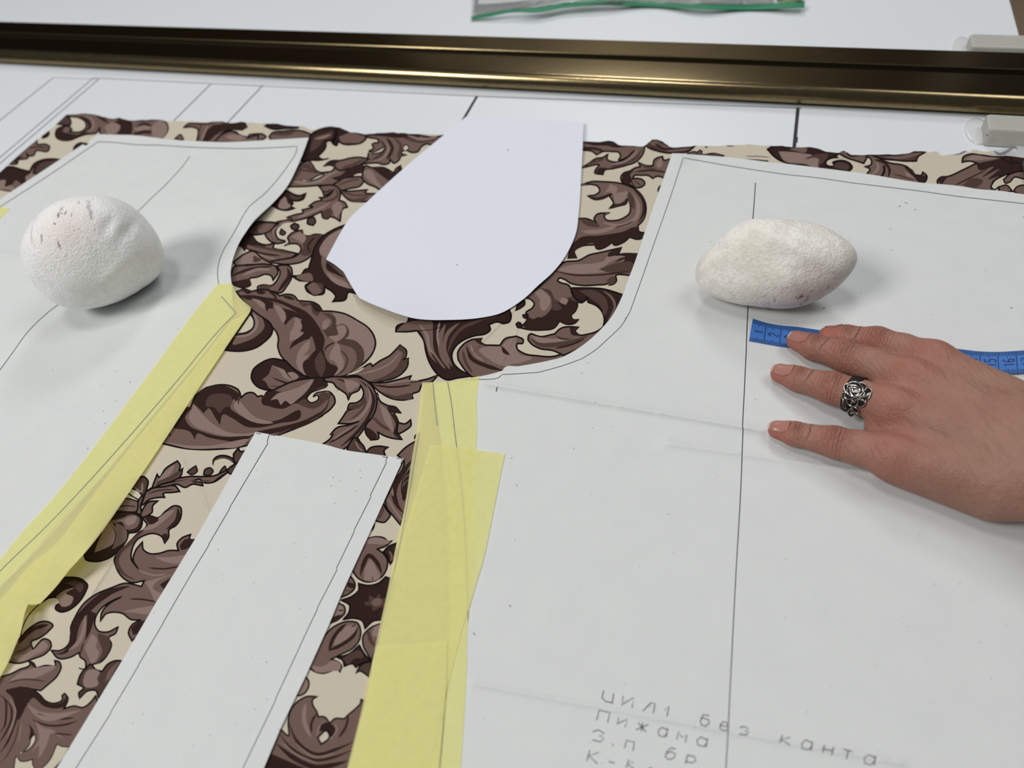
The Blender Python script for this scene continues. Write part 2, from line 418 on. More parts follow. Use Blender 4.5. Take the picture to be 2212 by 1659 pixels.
C d10 -180,1145! -172,1100 -130,1078 -85,1070 -65,1020! 60,1030 300,1032 560,1010 700,975 800,955! 817,1010 800,1062 750,1077! 700,1062 625,1085! 637,1130 600,1162 500,1182 400,1222 340,1270 305,1340 315,1410 380,1480 490,1527! 350,1547 260,1562 200,1530 110,1410 80,1320 60,1220 5,1138! -80,1147
C m -172,1140! -120,1085 20,1050 130,1050 140,1150 150,1300 250,1465 110,1350 75,1240 20,1135 -80,1140
C ~l26 20,1080 85,1170 110,1290 190,1420
C ~d16 120,1320 180,1410 250,1500
C ~m44 250,1080 205,1200 215,1330 290,1470
C ~l20 200,1060 180,1180 195,1280
C ~m34 370,1070 270,1160 240,1300 310,1450
C ~b30 560,1050 400,1110 310,1210 270,1330
C ~b20 700,1010 560,1040 450,1090
C ~k6 -175,1145 0,1138 120,1130 230,1100
C m10 360,1390! 355,1330 400,1260 470,1217 562,1205! 550,1230 592,1262! 720,1264! 760,1210 862,1185! 922,1220 917,1245 867,1252 867,1290 920,1330 1050,1355 1180,1360 1300,1322! 1250,1390! 1100,1420 860,1450 750,1480 740,1500 480,1540! 420,1480
C l 540,1300 620,1272 720,1272 800,1212 860,1197 855,1270 885,1335 1000,1372 900,1412 760,1445 620,1380
C ~d34 430,1270 470,1370 600,1440 740,1480
C d 490,1210! 560,1208 550,1232 590,1262 540,1250
C ~b24 400,1310 420,1400 480,1500
C ~l16 460,1250 500,1340 580,1400
C d 728,1262! 770,1300 810,1352! 750,1330
C ~m26 800,1430 950,1430 1100,1380
C m10 962,1217! 970,1175 990,1163! 1060,1187 1192,1165! 1250,1115 1330,1103 1397,1108! 1370,1140 1400,1172 1480,1167 1560,1142 1640,1080! 1560,1170 1420,1280 1270,1350! 1180,1310 1060,1290 990,1250
C b 975,1200! 1040,1230 1180,1240 1330,1220 1480,1180 1350,1260 1180,1280 1050,1270
C l 985,1175! 1100,1200 1300,1217 1200,1235 1030,1225
C d 1320,1112! 1392,1110 1370,1145 1402,1177 1340,1172
C d 1190,1170! 1240,1195 1350,1210 1240,1208
C ~d16 1200,1290 1330,1260 1450,1210
C m10 1180,630! 1280,545 1400,530 1500,480 1570,465 1680,440 1768,420! 1742,470 1688,490! 1800,472 1920,475! 1880,570 1845,658! 1720,668 1727,705 1700,735 1663,744! 1690,715 1640,735 1560,742 1440,747 1330,727 1272,692 1235,683 1218,705 1250,724 1310,742 1345,790 1380,830 1455,850! 1440,890 1380,890 1308,858! 1390,912 1370,970 1335,1010 1350,1040 1397,1043! 1370,1070 1300,1082 1235,1055! 1190,1112 1080,1132 960,1127 888,1110! 945,1060 960,1010 945,985 1000,940 1017,905 990,870 940,850! 1060,750
C d 915,1095! 950,1060 965,1010 1080,1020 1160,950 1180,850 1060,765! 1150,790 1200,870 1290,912! 1300,862 1390,912 1370,970 1335,1010 1350,1040 1395,1045 1300,1080 1235,1055 1190,1110 1080,1130 960,1125
C b 1300,850! 1350,840 1450,855 1430,888 1370,885
C m 955,1005! 1030,920 1020,880 960,845 1010,800! 1070,790 1140,840 1160,910 1090,980 1000,1035
C l 1010,805! 1090,780 1150,830 1152,900 1090,965 1070,940 1060,860
C b 1060,760! 1140,790 1190,860 1250,950 1180,960 1160,860
C l 1250,850! 1310,870 1290,915! 1240,890
C l 1210,610! 1330,570 1500,560 1650,545 1590,600 1700,615 1520,640 1330,640
C d 1690,492! 1800,474 1915,477 1885,560 1830,575 1760,582 1800,520 1710,550 1750,512
C l 1640,500! 1720,490 1800,495 1700,530 1580,600
C b 1570,610! 1700,560 1870,560 1855,620 1700,640
C ~d14 1180,620 1330,652 1550,657 1840,622
C ~k9 1250,545 1285,545
C d 1660,460! 1765,422 1740,470 1650,490
C b 1640,700! 1700,670 1722,700 1700,732 1668,740
C d10 1330,768! 1460,768 1600,775 1800,832! 1740,980 1610,1115! 1622,1040 1600,970 1550,920 1482,892! 1470,848! 1460,875 1400,880 1350,830
C m 1600,785! 1690,880 1702,930 1680,990 1650,1050 1700,980 1722,920 1690,840
C b 1400,790! 1540,790 1640,870 1650,960 1625,1010 1590,930 1520,870
C d8 928,868! 937,905 900,942 858,962! 870,915
C d8 858,1080! 880,1063 907,1085 902,1112 870,1107
C d8 918,1000! 962,998 947,1032 920,1017
H m10 105,105! 330,98 380,112 420,132 520,138 652,143! 640,200 580,275 480,312 380,337 300,357 290,388! 218,370 230,340 255,312 105,330! 170,290 230,250 290,240 332,213! 325,255 360,275 430,277 500,240 558,182! 490,245 425,262 442,230 430,200 370,190 290,190 235,217! 200,190 105,165
H d 105,110! 330,100 400,130 480,145 400,155 330,140 200,135
H ~d24 110,160 220,165 300,185
H ~b26 350,325 490,285 590,230 630,160
H ~l18 360,300 480,275 560,215 590,160
H ~b20 160,300 240,270 300,255
H d 225,365! 260,330 330,340 295,360 288,385
H ~k7 440,262 520,220 555,184
H b10 652,135! 700,95 740,80 780,92 830,125 880,150 960,152 1085,143! 1020,192 930,197 850,202 760,185 690,160
H m 700,120 740,95 800,125 860,155 800,165 740,150
H ~d18 740,120 800,160 900,165
H ~m16 840,185 950,180 1040,160
H m8 1020,207! 1080,190 1108,195 1125,178 1147,190 1140,205 1250,205 1335,225! 1310,242 1200,235 1030,222
H ~d10 1060,208 1180,215 1300,230
H k 1170,145 1195,148 1185,162
H k 1340,135 1430,142 1380,146
H ~k12 1490,258 1600,262 1720,272
H ~b7 1520,230 1640,232 1740,240
H m10 448,442! 445,410 470,375 520,358 570,330 612,320! 598,285! 660,310 722,312! 735,260 770,240 805,233! 812,260 875,253! 820,420! 780,405 750,405 720,422! 690,400 620,395 560,400 545,425! 600,422 640,440 652,467 620,497 570,502 530,480 470,467
H d 452,440! 470,378 555,350 520,400 540,440 500,480
H ~d16 570,365 700,352 850,372
H l 745,300! 790,245 800,310 770,330
H b 600,290! 680,315 750,340 650,330
H ~b14 560,440 590,460 620,490
H ~k8 520,390 530,430 560,490
H m10 95,480! 200,448 290,450 350,453 420,460 520,490 600,540 652,620 662,700 632,790 592,830! 602,880 655,893! 640,930 600,947 520,930! 470,972 380,992 370,970! 350,990 230,1022 222,995! 100,1010 42,1050 60,1107! -10,1110! 10,1000 50,900 70,770! 140,768 232,802! 213,770 230,740 345,718! 300,745 320,780 370,787 470,762 520,720 527,660 510,598! 470,642 400,667 347,680! 380,640 345,572! 375,543! 300,592 210,602 160,573! 230,560 262,530 245,490 200,475
H d 10,1000! 100,930 250,915 450,885 590,850 602,885 650,897 600,943 520,930 470,970 380,990 370,970 350,988 230,1020 222,995 100,1010 42,1052 60,1105 0,1105
H ~l34 545,550 595,650 575,760 440,830 290,800
H ~l34 110,880 250,880 400,840
H b 505,600! 500,530 560,600 555,690 530,650
H d 350,678! 380,652 508,605 500,640 430,667
H ~d22 540,500 630,600 640,720 590,810
H b 90,780! 150,780 240,810 260,830 150,830
H d 165,575! 240,585 340,560 300,592 210,600
H l 350,470! 410,500 400,560 330,540 290,560 330,510
H l 380,560! 450,540 500,530 470,620 400,640
H ~b14 390,845 480,825 560,790
H d6 765,512! 780,488 805,480 785,540 765,535!
I d10 -5,330! 50,300 130,303 230,318 330,312 420,318 520,348 600,357! 610,372 580,385 602,400! 555,405 500,440 500,458 545,478 575,470 560,445 600,430 660,430 710,455 728,485 690,530! 300,475 170,450 100,425 50,390
I l 90,348! 160,350 300,365 382,382 320,412 430,392 470,380 450,420 430,490 330,460 130,420
I m 180,330! 260,315 340,330 330,350 240,345
I b 340,400! 430,370 520,380 490,430 430,470 440,420
I b 560,480! 600,445 660,445 700,470 690,505 630,500
I m10 600,358! 650,343 682,350 690,370 820,380 862,387 850,410 828,452! 760,430 690,408
I m10 840,385! 900,378 1000,430 1060,450 1150,463 1200,480 1280,552 1330,550 1337,528! 1373,562 1367,597 1330,630! 1220,620 1060,590 850,550! 880,500 838,480! 890,462 892,420
I ~d24 920,420 1012,450 1050,510 1035,580
I ~k20 1000,470 1005,520 980,565
I ~l22 940,440 950,500 900,545
I d 1170,480! 1240,500 1290,560 1365,562 1362,597 1320,622 1260,570
I l 1180,520! 1250,560 1290,610 1220,590
I ~b14 1080,540 1180,570 1290,600
I b10 878,378! 1000,378 1140,373 1220,358 1280,348 1362,353! 1290,405 1282,432! 1180,432 1080,422 1010,417
I m 1000,395 1130,390 1260,365 1330,362 1250,395 1120,415
I m10 1678,442! 1685,400 1740,373 1840,380 1960,395 2060,390 2090,380 2300,372! 2300,480! 2150,510 2000,570 1940,620 1932,690! 1470,640! 1463,600 1490,573 1552,565 1680,510 1805,448! 1740,432
I d 1800,452! 1960,420 2090,382 2300,375! 2300,520 2080,540 2000,560 1900,592 2000,500 1850,570 1950,480 1820,505
I l 1700,420! 1760,385 1900,395 1980,405 1860,420 1760,425
I ~d12 1600,650 1760,570 1900,500
I d 1463,600! 1490,573 1560,565 1535,590 1500,630
I b 1680,640! 1760,580 1860,600 1800,660
I ~k9 2020,405 2070,440 2135,462
I ~k9 2090,385 2120,440 2190,450
I c9 1925,655! 1950,610 2030,560 2230,520! 2230,720! 1990,690 1997,655 1955,680
I m9 2035,592! 2090,545 2230,540 2230,580 2125,573 2090,612 2050,622
I m9 1995,655! 2060,640 2112,692! 2040,700 2000,685
I m9 2120,695! 2150,655 2230,645 2230,730
I g 1930,385! 1940,340 2050,315 2300,285! 2300,378 2090,388 2030,382
I ~h26 1950,340 1990,370 2080,340 2130,310
I ~h18 2040,380 2080,335 2150,320 2160,345
I h 1600,375 1660,345 1720,340 1680,370
G b10 480,150! 530,110 565,78 600,100 612,150
G m10 478,240! 490,200 540,175 600,173 622,202! 600,215 640,222 700,217 740,185 742,140 690,100 590,85! 580,70 740,55 850,68 920,95 960,105 1050,98 1120,115 1400,112! 1442,148 1452,190 1432,240 1380,285! 1200,285 880,260! 865,230 860,183! 840,222 740,242 680,262 600,292 520,287 490,270
G d 480,242 495,202 560,182 540,212 600,232 680,252 600,287 510,282
G ~d28 690,85 765,130 775,180 720,235 640,258
G ~l16 720,80 800,120 810,170 740,225
G d 820,78! 900,100 960,152 1040,105 1130,118 1145,180 1120,260 1010,250 1042,180 960,192 940,150 880,120
G l 905,172! 960,140 1040,170 1000,225 940,245
G ~d22 1170,185 1240,150 1310,165
G l 1160,195 1240,165 1300,180 1210,225
G ~d30 1140,250 1240,220 1330,225
G l 1310,185 1390,120 1440,155 1432,240 1380,280 1320,250
G m10 1588,182! 1620,153 1700,148 1800,148 1880,125 1960,145 2110,145 2133,175 2050,192 1960,207 1850,310! 1700,310! 1702,190 1660,178
G d 1840,160! 1960,148 2115,152 2115,185 1960,200 1860,250 1800,300 1745,300 1760,240
G ~l18 1800,160 1770,220 1740,300
G ~b16 1740,155 1720,220 1720,290
G m10 1850,310! 1920,240 2020,218 2050,235 2140,267 2230,242! 2230,320!
G l 1950,260 2030,240 2130,275 2040,295
G m8 1510,280! 1560,243 1585,285
G d10 355,242! 390,203 422,220 417,250 372,273!
G m10 250,330! 320,285 317,320 400,328 427,345 417,382 310,387 290,422 240,422 228,400! 242,442 190,457 160,460 150,492 85,497! 120,460
G ~d12 240,360 320,350 410,360
G d 110,480! 150,440 200,430 160,460 148,488
G d10 630,400! 650,340 690,316 755,325! 690,380
G d10 -20,600! 40,530 90,520 180,543 255,562! 290,500 360,463 440,453 540,462! 330,590 130,735! 60,727 -20,712!
G l -20,640! 50,640 40,690 110,680 140,725 60,722 -20,702
G l 220,605! 260,580 290,530 280,580 320,592 230,660
G b 300,565! 330,510 450,468 520,463 350,580
G m 110,690 130,640 190,690 150,720
D m10 778,1150! 790,1060 850,980 960,910 1120,858 1230,838 1360,838 1460,828 1560,778 1620,755! 1540,822 1430,890 1370,892 1320,860 1270,880 1350,900 1352,917! 1260,905 1200,932 1130,905 1050,920 960,940 870,1000 820,1070 812,1170
D ~d10 800,1130 830,1030 940,935 1120,880 1240,860
D ~b14 1240,870 1340,880 1420,870
D m10 908,952! 930,890 958,818! 972,842 1030,770 1132,703! 1157,740 1150,790 1178,768! 1162,832 1100,872 1000,902
D b 935,930! 985,860 1060,840 1150,795 1165,800 1100,860 1000,890
D l 960,880! 1020,800 1110,740 1060,830
D m10 858,972! 920,938 1000,928 1120,923 1152,967! 1090,975 1010,990 1022,1017! 960,1020 890,1037 830,1085
D ~d10 870,990 960,960 1100,950
D b8 1218,800! 1250,772 1292,745! 1305,790 1250,822
D b8 1358,822! 1370,778 1420,763 1442,790 1410,827
D b8 1498,802! 1520,768 1545,748 1552,782 1520,802
D ~k34 1440,745 1445,700 1490,670 1560,670 1620,705 1650,770
D ~b16 1445,740 1450,705 1490,676 1560,678 1620,712 1650,770
D b10 1618,642! 1662,588! 1668,615 1730,615! 1650,750 1620,702
D b10 1590,755! 1660,715 1615,820 1560,790
D ~k8 1440,885 1500,840 1580,790
D b10 790,850! 840,838 880,880 872,930 840,1015! 790,960 720,935!
D ~l16 760,930 820,970 830,890
D m10 590,1120! 650,1030 720,1015 795,1050! 778,1140 700,1145 630,1145
D ~d10 620,1100 700,1090 780,1100
D c8 690,970! 750,1012 795,1037! 787,1052! 720,1030 650,1018
D d10 510,1240! 580,1150 700,1145 780,1155 822,1190 827,1250 792,1310 710,1327! 700,1370 640,1460 540,1542 420,1572 340,1552 325,1510! 400,1400 480,1290
D m 535,1225! 640,1200 760,1170 805,1200 785,1270 690,1292 650,1232 560,1242
D l 600,1225! 700,1195 780,1180 770,1230 710,1260 660,1230
D l 415,1495! 440,1420 480,1330 500,1265 560,1240 610,1330 590,1420 540,1445
D m 605,1240 690,1300 692,1380 620,1440 570,1465 605,1390
D ~d10 560,1250 600,1330 580,1420 500,1470
D m10 812,1170! 840,1110 880,1060 965,1048! 920,1090 912,1150 880,1172 840,1200
E m10 1090,112! 1180,20 1270,-70 1235,-125 1300,-142 1360,-125 1440,-190 1510,-230 1552,-222 1562,-130 1520,-60 1460,-20 1457,40 1423,92! 1400,40 1330,10 1250,25 1180,70 1140,150 1135,230 1192,312! 1150,240 1170,160 1230,83! 1240,150 1290,182 1370,182 1460,157 1542,157! 1530,100 1570,50 1647,18! 1637,55 1700,65! 1560,330 1400,640 1270,860! 1195,890 1140,937! 1110,870 1140,800 1217,758! 1130,752 1060,702 980,690 920,702 868,767! 880,690 940,620 1047,558! 950,602 870,662 822,750 820,800 850,850 920,862 1020,818! 1000,870 940,912 962,960 932,1050 870,1120 800,1140! 740,1192! 735,1110 690,1072 683,1038! 600,1082 500,1087 443,1020! 520,1020 590,970 612,900 612,820 650,730 720,620 820,540 960,480 1080,440 1222,467! 1245,418! 1130,432 1050,380 1000,290 988,230 1040,160
E ~b34 1260,-40 1120,100 1030,180 1010,240 1060,350 1170,410
E ~d64 1120,465 920,530 780,640 680,750 640,860 620,960 550,1040 470,1050
E ~l34 735,720 722,850 670,960 590,1020
E d 830,700! 800,800 770,880 700,1000 690,1060 740,900 750,780 770,680
E l 1330,210! 1450,215 1620,205 1560,262 1420,252
E ~d14 1280,305 1420,315 1560,290
E ~d14 1120,575 1240,580 1370,605
E l 1060,688! 1200,652 1340,645 1290,700 1150,692
E l 1250,430! 1350,400 1490,365 1340,440 1320,480 1400,540 1360,610 1290,490
E d 1380,450! 1490,390 1430,500
E l 730,1000! 765,930 795,880 840,930 830,1000 852,1020 790,1135 760,1070
E b 840,870! 945,915 952,980 905,1080 830,1135 885,1020 862,960
E d 1150,885! 1135,830 1200,775 1270,760 1200,880
E l 1220,-20! 1330,-90 1450,-180 1500,-195 1400,-85 1300,-25
E d 1535,-225! 1558,-130 1510,-60 1435,-25 1510,-110
E d 1240,-130! 1310,-135 1370,-110 1290,-70 1270,-100
E d 1400,20! 1440,10 1450,40 1425,85
E d 1555,110! 1600,60 1690,70 1640,130 1560,145
E ~l14 1200,330 1330,370 1440,360
E b10 668,1312! 690,1240 740,1172 790,1140 822,1182 882,1202! 930,1140 1000,1108 1080,1115! 960,1310 850,1430! 830,1370 760,1370 688,1432! 680,1390 722,1345
E l 715,1285! 750,1200 790,1182 862,1212 840,1262 852,1312 790,1342 730,1332
E m 910,1292! 930,1212 1030,1120 990,1182 950,1262
E ~l16 760,1215 780,1270 770,1310
E ~k12 680,1172 715,1182 750,1178
E d10 500,420! 530,400 620,388 710,408 757,460 740,512 640,642 570,682 520,687 478,658 490,628 542,618! 530,580 480,562 420,567 330,610!
E l 485,555! 560,500 640,480 570,530 632,560 610,622 540,642
E b 560,440! 660,420 720,460 690,520 640,470
E ~k10 430,563 330,630 240,730 192,830 178,905
E m10 120,960! 190,898 220,860 280,810 350,773 430,778 457,800 420,852 340,912 268,950 288,1012! 330,960 380,920 430,938 443,980 400,1042 290,1092 150,1132 65,1118!
E l 290,1012 380,940 412,970 300,1062 150,1112 120,1080 220,1050
E ~d34 160,960 290,835 420,798
E ~b18 130,1040 230,1000 280,960
E m10 -20,1255! 100,1220 180,1180 240,1160 262,1140 248,1113! 290,1130 312,1172! 400,1150 480,1150 472,1108! 512,1120 527,1152 500,1232 408,1322! 352,1368! 250,1350 148,1337! 250,1342 340,1400 400,1460 470,1477 540,1440 538,1410 560,1393! 587,1430 570,1490 550,1525! 640,1500 720,1512 780,1470 827,1412! 850,1500 500,2090! -20,2090!
E l 60,1300! 200,1200 300,1172 485,1158 350,1240 200,1282
E d 250,1118! 290,1130 312,1172 285,1160
E ~b16 60,1300 220,1270 400,1290
E d 148,1337! 260,1342 350,1420 430,1482 540,1462 575,1410 560,1500 480,1522 380,1502 280,1432 240,1482 160,1620 100,1420 50,1370
E l 230,1472! 330,1542 480,1562 690,1540 560,1592 400,1602 300,1562
E ~d16 320,1560 450,1610 640,1600
K ~d28 -20,640 60,700 85,900 50,1100 -20,1180
K ~d28 60,690 145,800 160,950 90,1150 -20,1320
K ~d30 170,760 235,900 185,1100 60,1370 -20,1470
K ~l22 120,690 212,850 192,1000 100,1250
K ~b22 260,960 240,1150 120,1450 0,1600
K ~l14 300,1020 290,1100 255,1300
K l 490,1000! 560,1080 720,1130 885,1252! 700,1190 660,1300 550,1500 525,1525! 540,1350 430,1452! 540,1250
K l 380,780! 500,900 700,940 1095,858! 900,960 600,1000 450,900
K ~d26 440,980 620,1060 900,1060 1090,1000
K d 400,1050! 460,1130 470,1200 400,1260 420,1150
K c10 268,1465! 400,1350 440,1230 482,1188! 492,1260 430,1370
K c10 195,1640! 230,1500 280,1562 380,1562 452,1538! 450,1600 510,1700! 195,1700!
K c10 540,1700! 680,1560 790,1328! 860,1362 960,1365! 890,1500 700,1720!
K ~d20 740,1180 860,1190 1000,1200
J m10 860,1025! 930,1000 987,953! 960,962 920,930 860,918 770,935! 640,1200! 690,1272 760,1307 830,1302 900,1262 942,1190 947,1120 910,1060
J ~d36 715,1260 735,1170 790,1080 850,1130 900,1240
J l 745,1295! 758,1180 800,1115 850,1190 880,1275 820,1302
J l 770,937! 860,922 920,937 965,968 920,985 850,980 760,965
J ~b10 815,1300 820,1275 818,1262
J d10 915,1045! 960,1000 1020,975! 1020,1080 972,1155! 940,1085
J ~m18 960,1040 985,1090 975,1130
J m10 925,605! 985,480 1080,250 1035,215! 1100,150 1210,80! 1110,640 1060,815! 1000,742 940,662
J d 1075,510! 1095,420 1165,320 1130,560 1085,605
J ~m8 1085,440 1105,400 1140,380
J ~m8 1085,480 1110,440 1140,420
J ~d44 1165,250 1065,390 1005,540 1035,650 1095,720
J ~l20 1025,380 985,490 998,570
J ~l16 950,580 1010,690 1080,780
J ~b20 1090,250 1010,420 960,560
J ~k9 1150,330 1085,420 1070,520 1095,610
J m10 905,620! 940,682 972,730 935,785! 920,793 880,790 830,770!
J ~b14 870,770 900,720 920,660
J d6 795,880! 832,815 835,810 825,850
F d10 1098,66! 1180,82 1270,62 1332,8! 1420,40! 1330,380! 1280,382 1230,390 1155,455! 1130,390 1060,367 965,378! 1015,312 1022,260 950,210! 1050,170 1100,120
F b 1150,225! 1190,215 1190,170 1240,190 1280,155 1290,195 1345,190 1330,270 1290,270 1220,302 1210,260 1155,252
F m 1208,232 1250,195 1300,208 1295,240 1245,264
F m10 1000,-20! 1050,30 1067,70 1062,110 1020,152 935,190!
F d 1010,55! 1060,70 1062,105 1000,85
F ~b10 985,120 1010,130 1040,125
F m10 910,232! 975,265 982,310 930,372 820,422!
F l 930,245 970,280 958,320 885,345
F ~d12 920,295 950,300 970,290
F d 855,375! 930,338 955,342 900,392 830,418
F m10 780,540! 900,430 1010,393 1090,408 1117,480 1102,560 1040,632 960,672 862,720! 930,750 952,780 937,828! 910,800 860,822 790,842 720,827 660,785!
F l 880,605! 905,520 990,435 1075,425 1040,535 960,582
F ~d32 842,655 870,560 905,500 990,415
F ~d32 842,645 960,590 1060,510 1095,440
F ~b14 1035,440 1060,430 1075,415
F l 690,772! 790,782 880,730 945,765 935,812 860,822 790,837 720,822
F m10 1310,405! 1200,450 1138,520 1138,600 1180,682 1210,730! 1260,600
F ~b34 1180,470 1205,560 1240,610
F l 1230,440! 1290,420 1270,520 1220,520
F d10 1105,598! 1140,660 1200,732! 1120,757 1075,792! 1050,762 1010,767 975,782! 960,730 915,705! 1020,670
F b 960,712! 1060,655 1100,640 1140,705 1060,715 1010,765
F b10 1210,735! 1120,770 1078,838! 1110,822 1140,837 1200,880!
F l10 630,860! 667,910 662,970 600,1032 550,1035!
F m10 420,1320! 492,1380 490,1270 510,1160 580,1080 650,1043 740,1043! 700,1072 702,1110 740,1180 750,1217! 800,1217 850,1273! 890,1235 975,1235! 1010,1200 1080,1140 1115,1100 1120,1068! 1150,1080! 1010,1690! 260,1690! 360,1480
F ~d26 500,1270 560,1420 740,1540 900,1500 1060,1430
F ~d24 420,1370 520,1490 740,1592 900,1562 1050,1500
F ~d44 390,1450 520,1560 720,1650 1000,1600
F d 260,1690! 340,1540 420,1570 560,1630 700,1690
F ~l36 640,1100 628,1250 685,1390
F ~d20 735,1190 692,1270 690,1360
F ~d20 1010,1205 990,1300 925,1400
F ~l14 810,1255 755,1310 740,1390
F ~l14 885,1270 910,1320 840,1420
F d 758,1345! 780,1280 840,1268 897,1322 862,1392 820,1340
F c11 745,1397! 822,1338 847,1390 842,1402 775,1455!
F ~l12 560,1450 720,1565 900,1530
F ~l12 430,1440 560,1540 740,1620
"""
# ------------------------------------------------------------------ materials
M = {}
M['table'] = mat('white_laminate', rgb(222, 226, 230), 0.42)
M['ink'] = mat('black_ink', rgb(38, 38, 42), 0.7)
M['ink_grey'] = mat('grey_ink', rgb(96, 98, 104), 0.7)
M['edge_band'] = mat('dark_edge_band', rgb(84, 80, 76), 0.5)
M['floor'] = mat('tan_floor', rgb(150, 132, 108), 0.6)
noise_tint(M['floor'], 6, 0.4, rgb(128, 112, 92))
M['steel'] = mat('painted_steel', rgb(120, 122, 124), 0.4, 0.6)

M['paper'] = mat('grey_white_pattern_paper', rgb(214, 216, 215), 0.85, spec=0.25)
noise_tint(M['paper'], 55, 0.35, rgb(207, 209, 209), 6, bump=0.05, bumpscale=260)
noise_tint(M['paper'], 900, 0.30, rgb(184, 187, 190), 2, 0.62, 0.75)
M['card'] = mat('smooth_white_paper', rgb(222, 225, 235), 0.7, spec=0.3)
M['speck'] = mat('grey_fleck', rgb(96, 96, 98), 0.9)

def tissue(name, c):
    """thin yellow paper: reflects about half, lets the rest through scattered, a little of it straight"""
    m = mat(name, c, 0.8, spec=0.2); nt = m.node_tree
    noise_tint(m, 260, 0.3, rgb(242, 237, 172), 5, 0.4, 0.7)
    b = nt.nodes['Principled BSDF']; out = nt.nodes['Material Output']
    src = b.inputs['Base Color'].links[0].from_socket
    tr = nt.nodes.new('ShaderNodeBsdfTransparent'); tr.inputs[0].default_value = rgb(255, 252, 210)
    tl = nt.nodes.new('ShaderNodeBsdfTranslucent'); nt.links.new(src, tl.inputs[0])
    m1 = nt.nodes.new('ShaderNodeMixShader'); m1.inputs[0].default_value = 0.48
    nt.links.new(b.outputs[0], m1.inputs[1]); nt.links.new(tl.outputs[0], m1.inputs[2])
    m2 = nt.nodes.new('ShaderNodeMixShader'); m2.inputs[0].default_value = 0.86
    nt.links.new(m1.outputs[0], m2.inputs[2]); nt.links.new(tr.outputs[0], m2.inputs[1])
    nt.links.new(m2.outputs[0], out.inputs[0])
    return m
M['yellow'] = tissue('yellow_tissue', rgb(252, 250, 190))

TONES = {'c': (203, 193, 174), 'k': (20, 14, 15), 'd': (50, 33, 30), 'b': (80, 61, 55), 'm': (113, 92, 84), 'l': (140, 119, 111),
         'g': (196, 197, 197), 'h': (132, 133, 138)}
def cloth(name, c):
    m = mat(name, rgb(*c), 0.95, spec=0.1); nt = m.node_tree; b = nt.nodes['Principled BSDF']
    tc = nt.nodes.new('ShaderNodeTexCoord')
    mp = nt.nodes.new('ShaderNodeMapping'); mp.inputs['Rotation'].default_value = (0, 0, 0.55)
    nt.links.new(tc.outputs['Object'], mp.inputs[0])
    wv = nt.nodes.new('ShaderNodeTexWave'); wv.inputs['Scale'].default_value = 330; wv.inputs['Distortion'].default_value = 1.5
    wv.inputs['Detail'].default_value = 2
    nt.links.new(mp.outputs[0], wv.inputs['Vector'])
    mx = nt.nodes.new('ShaderNodeMix'); mx.data_type = 'RGBA'; mx.blend_type = 'MULTIPLY'; mx.inputs[0].default_value = 0.12
    mx.inputs[6].default_value = rgb(*c); nt.links.new(wv.outputs[0], mx.inputs[7])
    nt.links.new(mx.outputs[2], b.inputs['Base Color'])
    bu = nt.nodes.new('ShaderNodeBump'); bu.inputs['Strength'].default_value = 0.12; bu.inputs['Distance'].default_value = 0.0003
    nt.links.new(wv.outputs[0], bu.inputs['Height']); nt.links.new(bu.outputs[0], b.inputs['Normal'])
    return m

# ------------------------------------------------------------------ setting: floor
mesh_obj('floor', [(-3, -2, -0.76), (3.5, -2, -0.76), (3.5, 4, -0.76), (-3, 4, -0.76), (-3, -2, -0.80), (3.5, -2, -0.80), (3.5, 4, -0.80), (-3, 4, -0.80)],
         [(0, 1, 2, 3), (7, 6, 5, 4), (0, 4, 5, 1), (1, 5, 6, 2), (2, 6, 7, 3), (3, 7, 4, 0)], [M['floor']])['kind'] = 'structure'

# added unseen wall; its dark and pale bands are shaped for the rail's reflections
TY = math.radians(-25.44)
UT = Vector((math.cos(TY), math.sin(TY), 0)); VT = Vector((-math.sin(TY), math.cos(TY), 0))
M['wall'] = mat('rail_reflection_bands', rgb(70, 52, 36), 0.7); nt = M['wall'].node_tree; b = nt.nodes['Principled BSDF']
tc = nt.nodes.new('ShaderNodeTexCoord'); sx = nt.nodes.new('ShaderNodeSeparateXYZ'); nt.links.new(tc.outputs['UV'], sx.inputs[0])
cr_ = nt.nodes.new('ShaderNodeValToRGB'); cr_.color_ramp.interpolation = 'LINEAR'
WALL_STOPS = [(.340, rgb(66, 48, 34)), (.348, rgb(168, 158, 142)), (.372, rgb(150, 140, 124)), (.384, rgb(178, 170, 156)), (.392, rgb(148, 138, 122)), (.410, rgb(150, 140, 124)), (.430, rgb(190, 180, 156)), (.440, rgb(214, 204, 176)),
              (.450, rgb(160, 150, 134)), (.470, rgb(168, 160, 148)), (.478, rgb(140, 130, 118)), (.490, rgb(160, 152, 142)), (.500, rgb(120, 110, 98)), (.520, rgb(110, 98, 84)), (.535, rgb(70, 52, 38)), (.5630, rgb(52, 40, 30)),
              (.5650, rgb(224, 222, 228)), (.5675, rgb(224, 222, 228)), (.5690, rgb(56, 48, 42))]
EL = cr_.color_ramp.elements
EL[0].position = 0.0; EL[0].color = rgb(66, 48, 34); EL[1].position = 1.0; EL[1].color = rgb(66, 48, 34)
for p_, c_ in WALL_STOPS:
    e_ = EL.new(p_); e_.color = c_
nt.links.new(sx.outputs[0], cr_.inputs[0]); nt.links.new(cr_.outputs[0], b.inputs['Base Color'])
WV = 2.9
wq = [UT * -5 + VT * WV + Vector((0, 0, -0.76)), UT * 5 + VT * WV + Vector((0, 0, -0.76)), UT * 5 + VT * WV + Vector((0, 0, 2.4)), UT * -5 + VT * WV + Vector((0, 0, 2.4))]
wall = mesh_obj('reflection_wall', wq + [q + VT * 0.1 for q in wq], [(0, 1, 2, 3), (7, 6, 5, 4), (0, 4, 5, 1), (1, 5, 6, 2), (2, 6, 7, 3), (3, 7, 4, 0)], [M['wall']])
